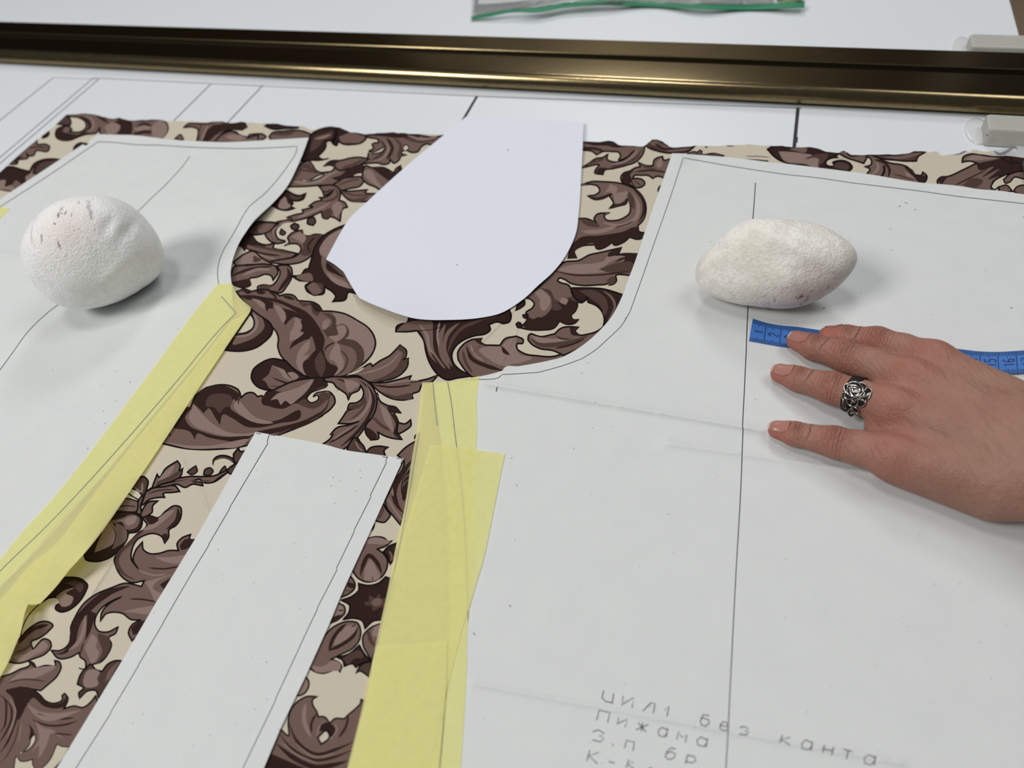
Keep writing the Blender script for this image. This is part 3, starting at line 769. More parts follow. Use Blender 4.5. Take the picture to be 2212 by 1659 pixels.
wall['kind'] = 'structure'
uvl = wall.data.uv_layers.new(name='along')
for li, lp in enumerate(wall.data.loops):
    co = wall.data.vertices[lp.vertex_index].co
    uvl.data[li].uv = ((co.dot(UT) + 5) / 10, (co.z + 0.76) / 3.16)

# ------------------------------------------------------------------ the cutting table
TY = math.radians(-25.44)
UT = Vector((math.cos(TY), math.sin(TY), 0)); VT = Vector((-math.sin(TY), math.cos(TY), 0))
def tab(u, v, z=0.0): return UT * u + VT * v + Vector((0, 0, z))
e0, e1 = bp(2180, 0), bp(2199, 70)
ed = (e1 - e0).normalized()
far = e0 - ed * 0.55; near = e1 + ed * 0.30
L0 = far - UT * 2.2; 
corner = near + ed * 0.6
corners = [far, corner, Vector((corner.x, corner.y, 0)) - UT * 1.6, L0]
corners = [Vector((c.x, c.y, 0)) for c in corners]
table = empty('cutting_table', (0.0, 0.45, -0.76))
tag(table, 'large white cutting table with black ruled lines under the fabric and rail', 'table')
lines = [((115.3, 167.5), (-40, 292)), ((203.5, 167), (-60, 391)), ((213.6, 171), (-60, 404)), ((455, 182), (330, 306)), ((568, 184), (440, 320)),
         ((1031, 207), (985, 285)), ((1724, 232), (1713, 345))]
regs = []
def world_stroke(a, b, w):
    a = np.array(bp(*a)[:2]); b = np.array(bp(*b)[:2]); d = (b - a) / np.linalg.norm(b - a); n = np.array([d[1], -d[0]]) * w / 2
    return np.array([a + n, b + n, b - n, a - n])
for i, (a, b) in enumerate(lines):
    regs.append((world_stroke(a, b, 0.0015 if i not in (5, 6) else 0.0030), 1))
for a, b, w in [((115, 167.5), (213, 171.5), .0009), ((205, 168.5), (568, 186), .0014), ((568, 186), (1031, 208), .0012), ((1031, 208), (1732, 234), .0014)]:
    regs.append((world_stroke(a, b, w), 2))
regs.append((np.array([bp(*q)[:2] for q in [(1717, 296), (1724, 296), (1723, 308), (1716, 308)]]), 1))
top = cdt_sheet('tabletop', np.array([c[:2] for c in corners]), regs, None, lambda x, y: (x, y, 0.0), [M['table'], M['ink'], M['ink_grey']], table, thick=0, smooth=False)
top.modifiers.clear()
# slab under the top face, edge band and legs
cv = [Vector((c.x, c.y, 0)) for c in corners]
ctr = sum(cv, Vector()) / 4
def prism(pts, z0, z1):
    n = len(pts)
    vs = [(p.x, p.y, z0) for p in pts] + [(p.x, p.y, z1) for p in pts]
    fs = [tuple(range(n))[::-1], tuple(range(n, 2 * n))] + [(i, (i + 1) % n, n + (i + 1) % n, n + i) for i in range(n)]
    return vs, fs
def orient(pts):
    a = sum(p.x * q.y - q.x * p.y for p, q in zip(pts, pts[1:] + pts[:1]))
    return pts if a > 0 else pts[::-1]
vs, fs = prism(orient(cv), -0.004, -0.0002); mesh_obj('laminate_sheet', vs, fs, [M['table']], table)
vs, fs = prism(orient([c + (c - ctr).normalized() * 0.0022 for c in cv]), -0.03, -0.0042); mesh_obj('edge_band', vs, fs, [M['edge_band']], table)
for c in cv:
    p = c + (ctr - c).normalized() * 0.12
    vs, fs = prism([p + Vector((-.025, -.025, 0)), p + Vector((.025, -.025, 0)), p + Vector((.025, .025, 0)), p + Vector((-.025, .025, 0))], -0.76, -0.0302)
    bevel_mod(mesh_obj('leg', vs, fs, [M['steel']], table), 0.004)

# ------------------------------------------------------------------ the bronze rail
RY = math.radians(-26.4)
UR = Vector((math.cos(RY), math.sin(RY), 0)); VR = Vector((-math.sin(RY), math.cos(RY), 0))
def vat(x, y, z): return bp(x, y, z).dot(VR)
HZ = 0.0165
v_bot = vat(1106, 190.5, 0.0045); v_bev = vat(1106, 156, HZ - 0.0005); v_gl = vat(1106, 120.6, HZ); v_gu = vat(1106, 109.5, HZ); v_back = vat(1106, 79.5, HZ)
M['rail'] = mat('bronze_anodised_aluminium', rgb(138, 123, 92), 0.2, 1.0)
noise_tint(M['rail'], 30, 0.45, rgb(116, 102, 74), 4, 0.4, 0.6, stretch=((0.6, 18, 18), (0, 0, -RY)))
M['rail_dark'] = mat('black_rubber_slot', rgb(10, 10, 10), 0.7)
M['rail_speck'] = mat('pale_nick', rgb(190, 180, 160), 0.5)
def extrude_profile(prof, u0, u1, dirU, dirV):
    n = len(prof); vs = []
    for u in (u0, u1):
        for v, z in prof: vs.append(dirU * u + dirV * v + Vector((0, 0, z)))
    fs = [(i, (i + 1) % n, n + (i + 1) % n, n + i) for i in range(n)] + [tuple(range(n))[::-1], tuple(range(n, 2 * n))]
    return vs, fs
arc = []
for i in range(15):
    t = i / 14 * math.pi / 2
    arc.append((v_bot + (v_bev - v_bot) * (1 - math.cos(t)), 0.0045 + (HZ - 0.0045) * math.sin(t)))
gd = 0.007
prof = [(v_bot + 0.003, 0.0032)] + arc + [(v_gl - 0.0008, HZ), (v_gl, HZ - 0.0008), (v_gl, HZ - gd), (v_gu, HZ - gd), (v_gu, HZ - 0.0008), (v_gu + 0.0008, HZ),
        (v_back - 0.001, HZ), (v_back, HZ - 0.001), (v_back, 0.0032)]
rail = empty('metal_rail', UR * 0.0 + VR * ((v_bot + v_back) / 2))
tag(rail, 'bronze anodised metal rail with a black slot lying across the table', 'rail')
vs, fs = extrude_profile(prof, -1.05, 0.62, UR, VR)
ro = mesh_obj('extrusion', vs, fs, [M['rail']], rail, smooth=True)
ro.data.polygons.foreach_set('use_smooth', [True] * (len(prof)) + [False, False])
es = ro.modifiers.new('split', 'EDGE_SPLIT'); es.split_angle = 0.6
vs, fs = extrude_profile([(v_gl - 0.0002, HZ - gd + 0.0001), (v_gu + 0.0002, HZ - gd + 0.0001), (v_gu + 0.0002, HZ - gd + 0.0016), (v_gl - 0.0002, HZ - gd + 0.0016)], -1.049, 0.619, UR, VR)
vs = [v for v in vs]; mesh_obj('slot_lining', vs, fs, [M['rail_dark']], rail)
vs, fs = extrude_profile([(v_bot + 0.006, 0.0001), (v_back - 0.004, 0.0001), (v_back - 0.004, 0.0032), (v_bot + 0.006, 0.0032)], -1.045, 0.615, UR, VR)
mesh_obj('foam_base', vs, fs, [M['rail_dark']], rail)
# two grey end clips
M['clip'] = mat('grey_plastic', rgb(178, 178, 170), 0.45)
noise_tint(M['clip'], 25, 0.3, rgb(168, 168, 158))
M['clear'] = mat('clear_silicone', rgb(205, 208, 208), 0.3)
M['clip_text'] = mat('pale_lettering', rgb(206, 206, 200), 0.5)
def clip(name, label, c_top_left, c_bot_left, depth_px, zt, taper, pad, length=0.13, lettering=False):
    """grey end clip: a chamfered plastic bar along the rail's direction"""
    pf = bp(*c_bot_left, 0.001); pt = bp(*c_top_left, zt)
    vf, vb = pf.dot(VR), pt.dot(VR)
    u0 = bp(*c_bot_left, 0.001).dot(UR)
    root = empty(name, UR * (u0 + 0.05) + VR * ((vf + vb) / 2))
    tag(root, label, 'clip', None)
    r = 0.0035
    pr = [(vf, 0.0006), (vf + 0.0015, 0.0045), (vf + taper, zt - 0.0012), (vf + taper + 0.0015, zt), (vb - 0.002, zt), (vb, zt - 0.002), (vb, 0.0006)]
    n = len(pr); vs = []
    def shr(f):  # end section, slightly smaller for the rounded end
        cv_, cz = (vf + vb) / 2, zt / 2
        return [(cv_ + (v - cv_) * f, max(0.0006, cz + (z - cz) * f)) for v, z in pr]
    secs = [(u0 + 0.0, shr(0.90)), (u0 + 0.0012, shr(0.97)), (u0 + 0.003, pr), (u0 + length, pr)]
    for u, p in secs:
        for v, z in p: vs.append(UR * u + VR * v + Vector((0, 0, z)))
    fs = []
    for s in range(len(secs) - 1):
        for i in range(n): fs.append((s * n + i, s * n + (i + 1) % n, (s + 1) * n + (i + 1) % n, (s + 1) * n + i))
    fs += [tuple(range(n))[::-1], tuple(range((len(secs) - 1) * n, len(secs) * n))]
    bevel_mod(mesh_obj('clip_body', vs, fs, [M['clip']], root), 0.0006, 2, 0.4)
    # thin clear foot showing beyond the left end
    (cx, cy), (rx, ry) = pad
    c = bp(cx, cy, 0.0004); vs = []; nn = 40
    a = (bp(cx + rx, cy, 0) - bp(cx, cy, 0)).length; b = (bp(cx, cy + ry, 0) - bp(cx, cy - ry, 0)).length / 2
    for ring, (s, z) in enumerate([(1.0, 0.0002), (0.97, 0.0010), (0.8, 0.0012)]):
        for i in range(nn):
            t = 2 * math.pi * i / nn
            vs.append(Vector((c.x, c.y, z)) + UR * (a * s * math.cos(t)) + VR * (b * s * math.sin(t)))
    fs = []
    for s in range(2):
        for i in range(nn): fs.append((s * nn + i, s * nn + (i + 1) % nn, (s + 1) * nn + (i + 1) % nn, (s + 1) * nn + i))
    fs.append(tuple(range(2 * nn, 3 * nn)))
    tag(mesh_obj('clear_foot', vs, fs, [M['clear']], root, True), 'clear soft foot under the clip end')
    return root, u0, zt
M['clear'] = mat('clear_silicone', rgb(212, 214, 214), 0.25)
c1, _, _ = clip('rail_clip', 'grey plastic end clip in front of the rail beside the fabric edge', (2119, 243), (2124, 314), 0, 0.013, 0.0045, ((2112, 283), (27, 28)))
c2, uc2, zc2 = clip('rail_clip', 'grey plastic end clip with faint lettering behind the bronze rail', (2088, 71), (2090, 128), 0, 0.012, 0.002, ((2080, 104), (22, 24)))
# chip on the front clip
p = bp(2132, 292, 0.0131)
mesh_obj('chip_mark', [p + UR * -0.0009 + VR * 0.0012, p + UR * 0.0014 + VR * 0.0002, p + UR * -0.0004 + VR * -0.0014], [(2, 1, 0)], [M['edge_band']], c1)
# faint raised letters on the rear clip (as far as they can be read)
LET = {'N': [[(0, 0), (0, 1), (.7, 0), (.7, 1)]], 'O': [[(0, .2), (0, .8), (.2, 1), (.6, 1), (.8, .8), (.8, .2), (.6, 0), (.2, 0), (0, .2)]],
       'M': [[(0, 0), (.1, 1), (.45, .3), (.8, 1), (.9, 0)]], 'A': [[(0, 0), (.4, 1), (.8, 0)], [(.17, .4), (.63, .4)]]}
lv = []; lf = []
for i, ch in enumerate('NOMA'):
    o3 = bp(2171 + i * 7.2, 81.0, zc2 + 0.0001)
    for pl in LET[ch]:
        for a, b in zip(pl, pl[1:]):
            A = o3 + UR * (a[0] * 0.0028) + VR * (a[1] * 0.0040); B = o3 + UR * (b[0] * 0.0028) + VR * (b[1] * 0.0040)
            d = (B - A).normalized(); n = Vector((d.y, -d.x, 0)) * 0.00028
            k = len(lv); lv += [A + n, B + n, B - n, A - n]; lf.append((k, k + 1, k + 2, k + 3))
mesh_obj('raised_lettering', lv, lf, [M['clip_text']], c2)

# ------------------------------------------------------------------ the fabric
def px_poly(s, step=3.0): return spline(parse(s), True, step)
FAB_MATS = ['c', 'k', 'd', 'b', 'm', 'l', 'g', 'h']
fab_mats = [cloth('cotton_' + n, TONES[t]) for t, n in zip(FAB_MATS, ['cream', 'black', 'dark_brown', 'brown', 'mid_brown', 'mauve', 'reverse_grey', 'reverse_print'])]
regions = []
for ln in PATTERN.strip().split('\n'):
    t, spec, pts = ln.split(' ', 2)
    ox, oy, s = TILES[t]
    if spec[0] == '~':
        tone, w = spec[1], float(spec[2:])
        p = spline(parse(pts), False, 10.0, 2)
        poly = stroke(p, w, tone not in 'k' or w > 30)
        if tone == 'k' and w > 30:
            regions.append((np.array([ox, oy]) + poly / s, FAB_MATS.index('k'))); continue
        regions.append((np.array([ox, oy]) + poly / s, FAB_MATS.index(tone)))
    else:
        tone, w = spec[0], float(spec[1:] or 0) * 1.5
        p = spline(parse(pts), True, 10.0, 2)
        if w: regions.append((np.array([ox, oy]) + outset(p, w * 0.5) / s, 1))
        p2 = outset(p, -w * 0.5) if w else p
        regions.append((np.array([ox, oy]) + p2 / s, FAB_MATS.index(tone)))
fab_out = """-90,455! 0,372 60,318 122,268 143,248! 165,246 185,245 200,247 213,249 228,254 240,257 252,255 262,255 280,260 300,260 350,260 360,262 375,261 400,262 420,262 445,263 470,263 480,263 500,266 520,263 553,266 570,266
 600,268 640,273 652,271 662,277 675,281 690,276 706,274 725,274 742,279 756,286 772,287 790,288 815,288 840,286 860,287 875,288 900,290 920,290 958,291 1010,296 1100,302 1262,306! 1285,307 1305,306 1315,304 1325,306 1335,312 1350,314
 1370,315 1390,317 1396,312 1404,305 1412,301 1425,303 1436,309 1446,317 1460,318 1475,317 1500,315 1520,314 1540,315 1570,314 1600,313 1625,312 1650,314 1672,315 1690,315 1716,319 1740,318 1760,319 1785,327 1800,330 1812,330
 1824,326 1830,329 1842,334 1865,335 1885,334 1910,333 1940,334 1965,330 1975,326 1990,327 2010,329 2026,328 2030,335 2050,334 2072,330 2084,326 2095,328 2102,323 2120,327 2150,325 2172,320 2200,316 2240,311 2330,306!
 2330,520! 2290,1200 2330,1720! 1100,1730 -90,1730! -90,1000"""
fab_outline = spline(parse(fab_out), True, 8.0, 2)
random.seed(11)
fo = fab_outline.copy()
sel = (fo[:, 1] < 340) & (fo[:, 0] > 140)
fo[sel, 1] += np.array([random.uniform(-0.9, 0.9) for _ in range(sel.sum())])
_fz = gauss_z(0.0010, [(712, 285, 20, 16, 0.006), (735, 300, 40, 10, 0.003), (186, 255, 36, 14, 0.003), (1412, 310, 16, 10, 0.005), (1325, 312, 16, 8, 0.002), (1810, 335, 22, 10, 0.003),
                       (2160, 325, 60, 10, 0.003), (185, 300, 14, 22, 0.002), (1420, 490, 10, 26, 0.0008), (640, 285, 20, 8, 0.002)])
_cr = [crease(395, 995, 440, 1090, 3.5, 0.0008, 12), crease(430, 1050, 450, 1100, 3, 0.0006, 12), crease(760, 715, 920, 718, 2.5, 0.0006), crease(1010, 770, 1110, 670, 2.5, 0.0010), crease(1082, 790, 1120, 705, 2, 0.0006),
       crease(700, 660, 720, 705, 2, 0.0008), crease(660, 640, 700, 690, 2.2, 0.0008), crease(700, 690, 745, 745, 2.2, 0.0006), crease(170, 1330, 250, 1200, 6, 0.0012), crease(1970, 350, 1965, 380, 3, 0.0012), crease(2020, 350, 2030, 355, 2, 0.001),
       crease(660, 330, 740, 335, 3, 0.0010), crease(700, 372, 800, 366, 3, 0.0008), crease(590, 578, 720, 582, 2.5, 0.0006), crease(1335, 620, 1350, 600, 3, 0.0008)]
def fab_map(x, y):
    z = _fz(x, y)
    for c in _cr: z += c(x, y)
    return bp(x, y, z)
ex = []
for a, b in [((395, 995), (455, 1120)), ((760, 715), (920, 718)), ((1010, 770), (1110, 670)), ((1082, 790), (1120, 705)), ((660, 640), (745, 745)), ((170, 1330), (250, 1200)), ((660, 330), (740, 335)), ((700, 372), (800, 366)), ((590, 578), (720, 582))]:
    L = math.hypot(b[0] - a[0], b[1] - a[1]); n = int(L / 4)
    for i in range(n + 1):
        for o_ in (-9, -6, -4, -2, 0, 2, 4, 6, 9):
            ex.append((a[0] + (b[0] - a[0]) * i / n - (b[1] - a[1]) / L * o_, a[1] + (b[1] - a[1]) * i / n + (b[0] - a[0]) / L * o_))
fabric = cdt_sheet('patterned_fabric', fo, regions, 13, fab_map, fab_mats, None, 0.0004, extra=ex)
tag(fabric, 'cream fabric printed with brown acanthus scrolls spread under the paper pieces', 'fabric')
# ------------------------------------------------------------------ paper pattern pieces
def P_(s): return np.array([[float(v) for v in t.split(',')] for t in s.split()])
def SP(s, step=6): return spline(parse(s), True, step)
def ink(pts, w=1.6, m=1, smooth=True):
    p = parse(pts)
    q = spline(p, False, 8.0, 2) if smooth else np.array([a[:2] for a in p])
    if not smooth and len(q) == 2: q = np.linspace(q[0], q[1], 4)
    return (stroke(q, w, False), m)
def zsum(*fs): return lambda x, y: sum(f(x, y) for f in fs)
def flecks(seed, n, box, poly):
    rnd = random.Random(seed); out = []
    while len(out) < n:
        x = rnd.uniform(box[0], box[2]); y = rnd.uniform(box[1], box[3])
        if not winding_mask(poly, np.array([[x, y]]))[0]: continue
        a = rnd.uniform(0, 3.14); l = rnd.uniform(0.8, 2.6); w = rnd.uniform(0.5, 1.0)
        d = np.array([math.cos(a), math.sin(a)]); nn = np.array([-d[1], d[0]])
        c = np.array([x, y]); out.append((np.array([c - d * l, c + nn * w, c + d * l, c - nn * w]), 2))
    return out
def along(a, b, offs, step=6):
    L = math.hypot(b[0] - a[0], b[1] - a[1]); n = max(2, int(L / step)); r = []
    for i in range(n + 1):
        for o_ in offs: r.append((a[0] + (b[0] - a[0]) * i / n - (b[1] - a[1]) / L * o_, a[1] + (b[1] - a[1]) * i / n + (b[0] - a[0]) / L * o_))
    return r
OFF = (-14, -8, -4, -1.5, 1.5, 4, 8, 14)
PM = [M['paper'], M['ink'], M['speck']]
ZP = 0.0022

# --- left piece
left_out = SP("""-80,482! 0,430! 212,290! 250,291 290,292 325,296 362,301 425,305 487,307 553,304 667,297! 655,330 640,365 622,400 590,438 562,464 548,478 532,500 518,522 508,545 501,568 498,590 500,611!
 505,680! 440,765 325,905 200,1055 100,1168 0,1270! -80,1360! -80,900""")
left = empty('pattern_piece', bp(250, 800, ZP)); tag(left, 'grey paper trouser pattern piece with yellow side strip at left, under the rounder stone', 'pattern piece')
lz = zsum(gauss_z(ZP, [(545, 470, 60, 70, 0.006), (500, 560, 30, 60, 0.003), (640, 340, 40, 60, 0.0035), (0, 1290, 120, 60, 0.003), (180, 1180, 110, 120, 0.004), (325, 440, 200, 90, 0.0012)]),
          crease(-80, 535, 100, 562, 12, 0.0030), crease(320, 585, 470, 600, 10, 0.0010))
lregs = [ink("-40,473 0,447 108,377 212,306! 250,308 287,312 350,314 412,318 470,320 530,321 590,319 642,316! 640,328 625,353 600,387 570,420 540,445 510,494 500,512 482,542 472,570 470,592 473,616", 1.5),
         ink("410,337! 398,355 385,370 355,402 325,430 305,450 270,478", 1.4), ink("145,644! 100,678 60,717 25,765 -20,826", 1.6)]
lregs += flecks(3, 26, (0, 440, 480, 1100), left_out)
cdt_sheet('paper_sheet', left_out, lregs, 14, lambda x, y: bp(x, y, lz(x, y)), PM, left, extra=along((-80, 535), (100, 562), OFF) + along((320, 585), (470, 600), OFF))
ls_out = SP("""470,613! 501,612! 512,636 542,664! 541,671! 500,732 441,820 352,955 300,1032 182,1195! 150,1230! 120,1268 87,1303! 70,1306 61,1304! 54,1320 50,1337 44,1366 32,1395 18,1428 0,1461! -80,1600! -80,1292 0,1207 47,1150 100,1092 312,820 443,645""", 8)
lsz = lambda x, y: lz(x, y) + 0.0004 + 0.0015 * math.exp(-(((y - 1296) - (x * 0.12)) / 7) ** 2) * (1 if x < 90 else 0)
lsz0 = gauss_z(0.0, [(190, 1215, 75, 90, 0.010), (60, 1370, 50, 60, 0.008)])
cdt_sheet('yellow_strip', ls_out, [ink("478,640! 510,676! 484,702 385,820 280,942 100,1137 0,1234 -60,1300", 1.4)], 12,
          lambda x, y: bp(x, y, lsz(x, y) + lsz0(x, y)), [M['yellow'], M['ink_grey']], left, thick=0)
ls2 = SP("""500,694! 541,672! 500,733 441,821 352,956 300,1033 182,1196 150,1231! 120,1269 87,1304! 70,1307 61,1305! 55,1320 51,1337 45,1366 33,1396 19,1429 1,1462! -80,1602! -80,1380 12,1284 75,1212 100,1194 190,1086 280,970 400,822""", 8)
cdt_sheet('yellow_strip', ls2, [], 12, lambda x, y: bp(x, y, lsz(x, y) + lsz0(x, y) + 0.0004), [M['yellow']], left, thick=0)
cdt_sheet('yellow_tab', SP("-40,447! 0,447! 22,450! 0,472! -40,500!"), [], None, lambda x, y: bp(x, y, lz(x, y) + 0.0004), [M['yellow']], left, thick=0)

# --- right piece with the writing
right_out = SP("""1452,331! 1530,336 1630,346 1659,350 1700,354 1766,362 1874,376 1984,394 2074,402 2110,408 2159,412 2212,420 2330,442! 2330,1700! 900,1700! 918,1659! 955,1560 966,1480 970,1250 969,1150 962,1040 950,930 938,829!
 967,827 1037,813! 1064,807 1085,801! 1090,794 1120,791 1150,786 1185,779 1215,771 1240,758 1265,741 1285,724 1302,707 1318,688 1332,665 1345,637 1356,606 1367,578 1376,553 1390,510 1410,450 1428,400 1442,360""")
right = empty('pattern_piece', bp(1600, 1000, ZP)); tag(right, 'large grey paper pattern piece with Cyrillic lettering, under the long stone and hand', 'pattern piece')
rz = zsum(gauss_z(ZP, [(1462, 335, 34, 22, 0.004), (1560, 345, 90, 14, 0.002), (1085, 805, 16, 26, 0.0012), (1320, 690, 40, 40, 0.0012), (1900, 1200, 300, 150, 0.0010)]),
          crease(1052, 829, 1700, 938, 9, 0.0030, 30), crease(1605, 922, 2000, 1040, 9, 0.0009), crease(1440, 958, 1890, 1022, 10, 0.0022), crease(1022, 1477, 1950, 1650, 9, 0.0016, 14), crease(1390, 595, 1560, 625, 9, 0.0008))
TX = """288,115 278,160 300,180 345,190|348,133 338,192|405,147 393,203 467,158 457,220|520,240 570,187 595,193 583,252|652,232 678,208 665,270
918,265 880,260 865,295 870,320 895,328 918,312 915,290 880,278 866,290|983,322 1030,332 1022,306 1000,302 985,318 982,340 1000,355 1028,350
1100,335 1130,330 1153,345 1130,356 1155,365 1143,381 1097,375|1355,380 1343,428|1402,394 1350,408 1400,440|1530,425 1495,410 1472,430 1475,462 1510,470 1528,450|1534,420 1526,474
1607,440 1595,488|1600,464 1655,474|1661,452 1650,502|1718,465 1772,480|1748,473 1738,525|1905,515 1870,498 1845,520 1847,550 1880,560 1905,540|1912,505 1903,562
245,293 260,232 325,248 310,308|378,275 365,315 430,288 415,335|480,350 555,318|495,308 540,362|522,306 512,360
667,350 635,335 613,355 618,385 648,392 667,370|670,340 660,395|725,408 735,358 755,395 785,378 775,425|905,410 868,392 845,413 850,440 885,450 903,430|909,400 898,455
222,362 255,350 293,372 262,387 290,402 268,422 220,410|341,436 346,442 341,444 341,436|412,460 425,412 472,425 462,475
718,465 690,458 665,480 656,510 675,528 705,520 717,495 692,480 660,492|775,552 790,500|785,500 830,510 838,535 815,548 778,538
205,472 188,535|258,485 200,505 250,552|318,540 355,548|423,577 437,530 467,545 430,555 465,580 462,592|552,585 565,576 580,582"""
rregs = [ink("970,822! 1037,820 1060,819! 1075,817 1085,809! 1110,808 1140,806! 1165,804! 1215,790 1257,775! 1285,757 1310,735 1345,700 1361,673! 1375,634 1390,592 1408,540 1425,492 1450,420 1476,341! 1516,348 1555,355 1630,367 1697,377! 1765,384 1840,395! 1915,404 1990,413! 2075,425 2140,432! 2212,440 2320,456", 1.5),
         ink("1632,395! 1629,440 1624,500! 1616,655 1610,800 1604,920! 1605,928! 1600,1060 1590,1235 1579,1450 1568,1659 1565,1699", 2.2)]
for grp in TX.replace('\n', '|').split('|'):
    q = P_(grp) / 2.765 + np.array([1200, 1450])
    rregs.append((stroke(q, 2.3, False), 1))
rregs += flecks(8, 90, (1000, 420, 2212, 1650), right_out)
rregs += [ink("1941,446! 1946,445", 1.6, 2), ink("1954,437! 1961,440", 1.4, 2), ink("1975,453! 1980,453", 1.2, 2), ink("1777,667! 1782,665", 2.2, 2), ink("1074,836! 1072,846", 2.2, 1), ink("1100,1307! 1104,1311", 2.0, 2), ink("1023,1366! 1026,1372", 2, 2), ink("2183,664! 2187,666", 1.8, 2)]
cdt_sheet('paper_sheet', right_out, rregs, 15, lambda x, y: bp(x, y, rz(x, y)), PM, right,
          extra=along((1010, 822), (1605, 922), OFF) + along((1605, 922), (2000, 1040), OFF) + along((1440, 958), (1890, 1022), OFF) + along((1010, 1475), (1950, 1650), OFF))
# yellow strips taped along its inside leg
ryz = lambda x, y: rz(x, y) + 0.0004
rs1 = SP("912,826! 967,825! 1037,812! 1033,830 1030,930 1026,1030 1022,1180 1014,1310 1010,1350 1007,1469 1001,1569 995,1659! 992,1720! 735,1720! 750,1659! 782,1530 822,1345 840,1262 852,1195 875,1090 888,1000 900,930", 8)
rs2 = SP("930,962! 1010,968! 1090,981! 1068,1090 1042,1215 1024,1275 1015,1306! 1000,1352 985,1412 967,1481 948,1562 922,1659! 910,1710! 742,1710! 754,1659! 786,1530 826,1345 844,1262 860,1212 877,1140 905,1050", 8)
rs3 = SP("846,1395! 966,1388! 962,1506 955,1580 948,1659! 946,1715! 742,1715! 754,1659! 786,1530 814,1395!", 8)
cdt_sheet('yellow_strip', rs1, [ink("935,826! 940,880 945,920", 1.2), ink("967,825! 975,870 982,930 992,1005 1000,1080 1006,1180 1010,1280 1011,1345 1010,1410", 1.4), ink("1014,1320! 1009,1469 1003,1569 996,1659", 2.0),
                                ink("968,1470! 962,1506 957,1580 950,1659", 1.4), ink("906,935! 880,1090 860,1195 826,1345 786,1530 757,1659", 1.0)], 16,
          lambda x, y: bp(x, y, ryz(x, y)), [M['yellow'], M['ink_grey']], right, thick=0)
cdt_sheet('yellow_strip', rs2, [], 16, lambda x, y: bp(x, y, ryz(x, y) + 0.0004), [M['yellow']], right, thick=0)
cdt_sheet('yellow_strip', rs3, [], 16, lambda x, y: bp(x, y, ryz(x, y) + 0.0008), [M['yellow']], right, thick=0)

# --- narrow piece
nar_out = SP("""552,933! 600,941 640,948 697,959 745,972 800,980 835,985 872,990! 832,1077! 800,1148! 762,1230! 735,1290! 710,1351! 660,1461! 607,1571! 570,1659! 540,1725! 82,1725! 123,1659! 180,1565! 265,1425! 335,1305! 380,1232! 430,1150! 457,1102! 525,980!""")
nar = empty('pattern_piece', bp(500, 1300, ZP)); tag(nar, 'long narrow white paper strip pattern with two pencil seam lines between yellow strips', 'pattern piece')
nz = gauss_z(ZP, [(700, 1000, 160, 50, 0.0008)])
cdt_sheet('paper_sheet', nar_out, [ink("582,937! 577,955! 579,957! 497,1095! 496,1099! 452,1174! 451,1178! 416,1235! 354,1342! 352,1347! 300,1435! 298,1440! 240,1537! 238,1543! 164,1659! 125,1720!", 1.7, 1, False),
                                   ink("837,986! 833,997! 835,999! 800,1070! 801,1074! 765,1145! 765,1149! 727,1227! 728,1231! 686,1312! 685,1317! 665,1359! 642,1409! 596,1508! 595,1513! 546,1615! 525,1659! 500,1715!", 1.7, 1, False),
                                   ink("553,936! 564,938!", 1.4, 1, False), ink("583,939! 595,941!", 1.4, 1, False), ink("826,987! 838,988!", 1.6, 1, False), ink("857,990! 870,991!", 1.6, 1, False),
                                   ink("869,992! 866,1002! 864,1000!", 1.4, 1, False)] + flecks(4, 46, (150, 950, 800, 1650), nar_out), 16,
          lambda x, y: bp(x, y, nz(x, y)), PM, nar)

# --- bright white pocket-bag shape
wh_out = SP("""1007,252! 1100,256 1261,263! 1257,350 1251,450 1249,472 1245,500 1236,525 1222,552 1197,585 1162,617 1132,645 1108,662 1085,675 1040,686 1000,690 965,691 930,691 892,687 860,678 825,665 800,655 777,644! 770,635! 756,612 742,587! 725,573 704,560! 716,538 730,512 755,472 795,434 837,395 895,344 958,292""")
wp = cdt_sheet('paper_template', wh_out, [(np.array([[986, 571], [989, 571], [989, 573], [986, 573]]), 1), (np.array([[1097, 322], [1099, 322], [1099, 325], [1097, 325]]), 1)], 14,
               lambda x, y: bp(x, y, gauss_z(0.0026, [(820, 690, 110, 60, 0.007), (700, 560, 50, 50, 0.003), (1262, 300, 30, 60, 0.0015), (1180, 620, 60, 50, 0.0012)])(x, y)), [M['card'], M['speck']])
tag(wp, 'bright white rounded paper template lying on the fabric below the rail', 'paper template')

# ------------------------------------------------------------------ blue tape measure
M['tape'] = mat('blue_tape', rgb(62, 118, 196), 0.35)
noise_tint(M['tape'], 60, 0.25, rgb(52, 104, 180))
M['tape_ink'] = mat('navy_print', rgb(14, 20, 52), 0.5)
M['tape_edge'] = mat('tape_edge_shine', rgb(120, 168, 214), 0.3)
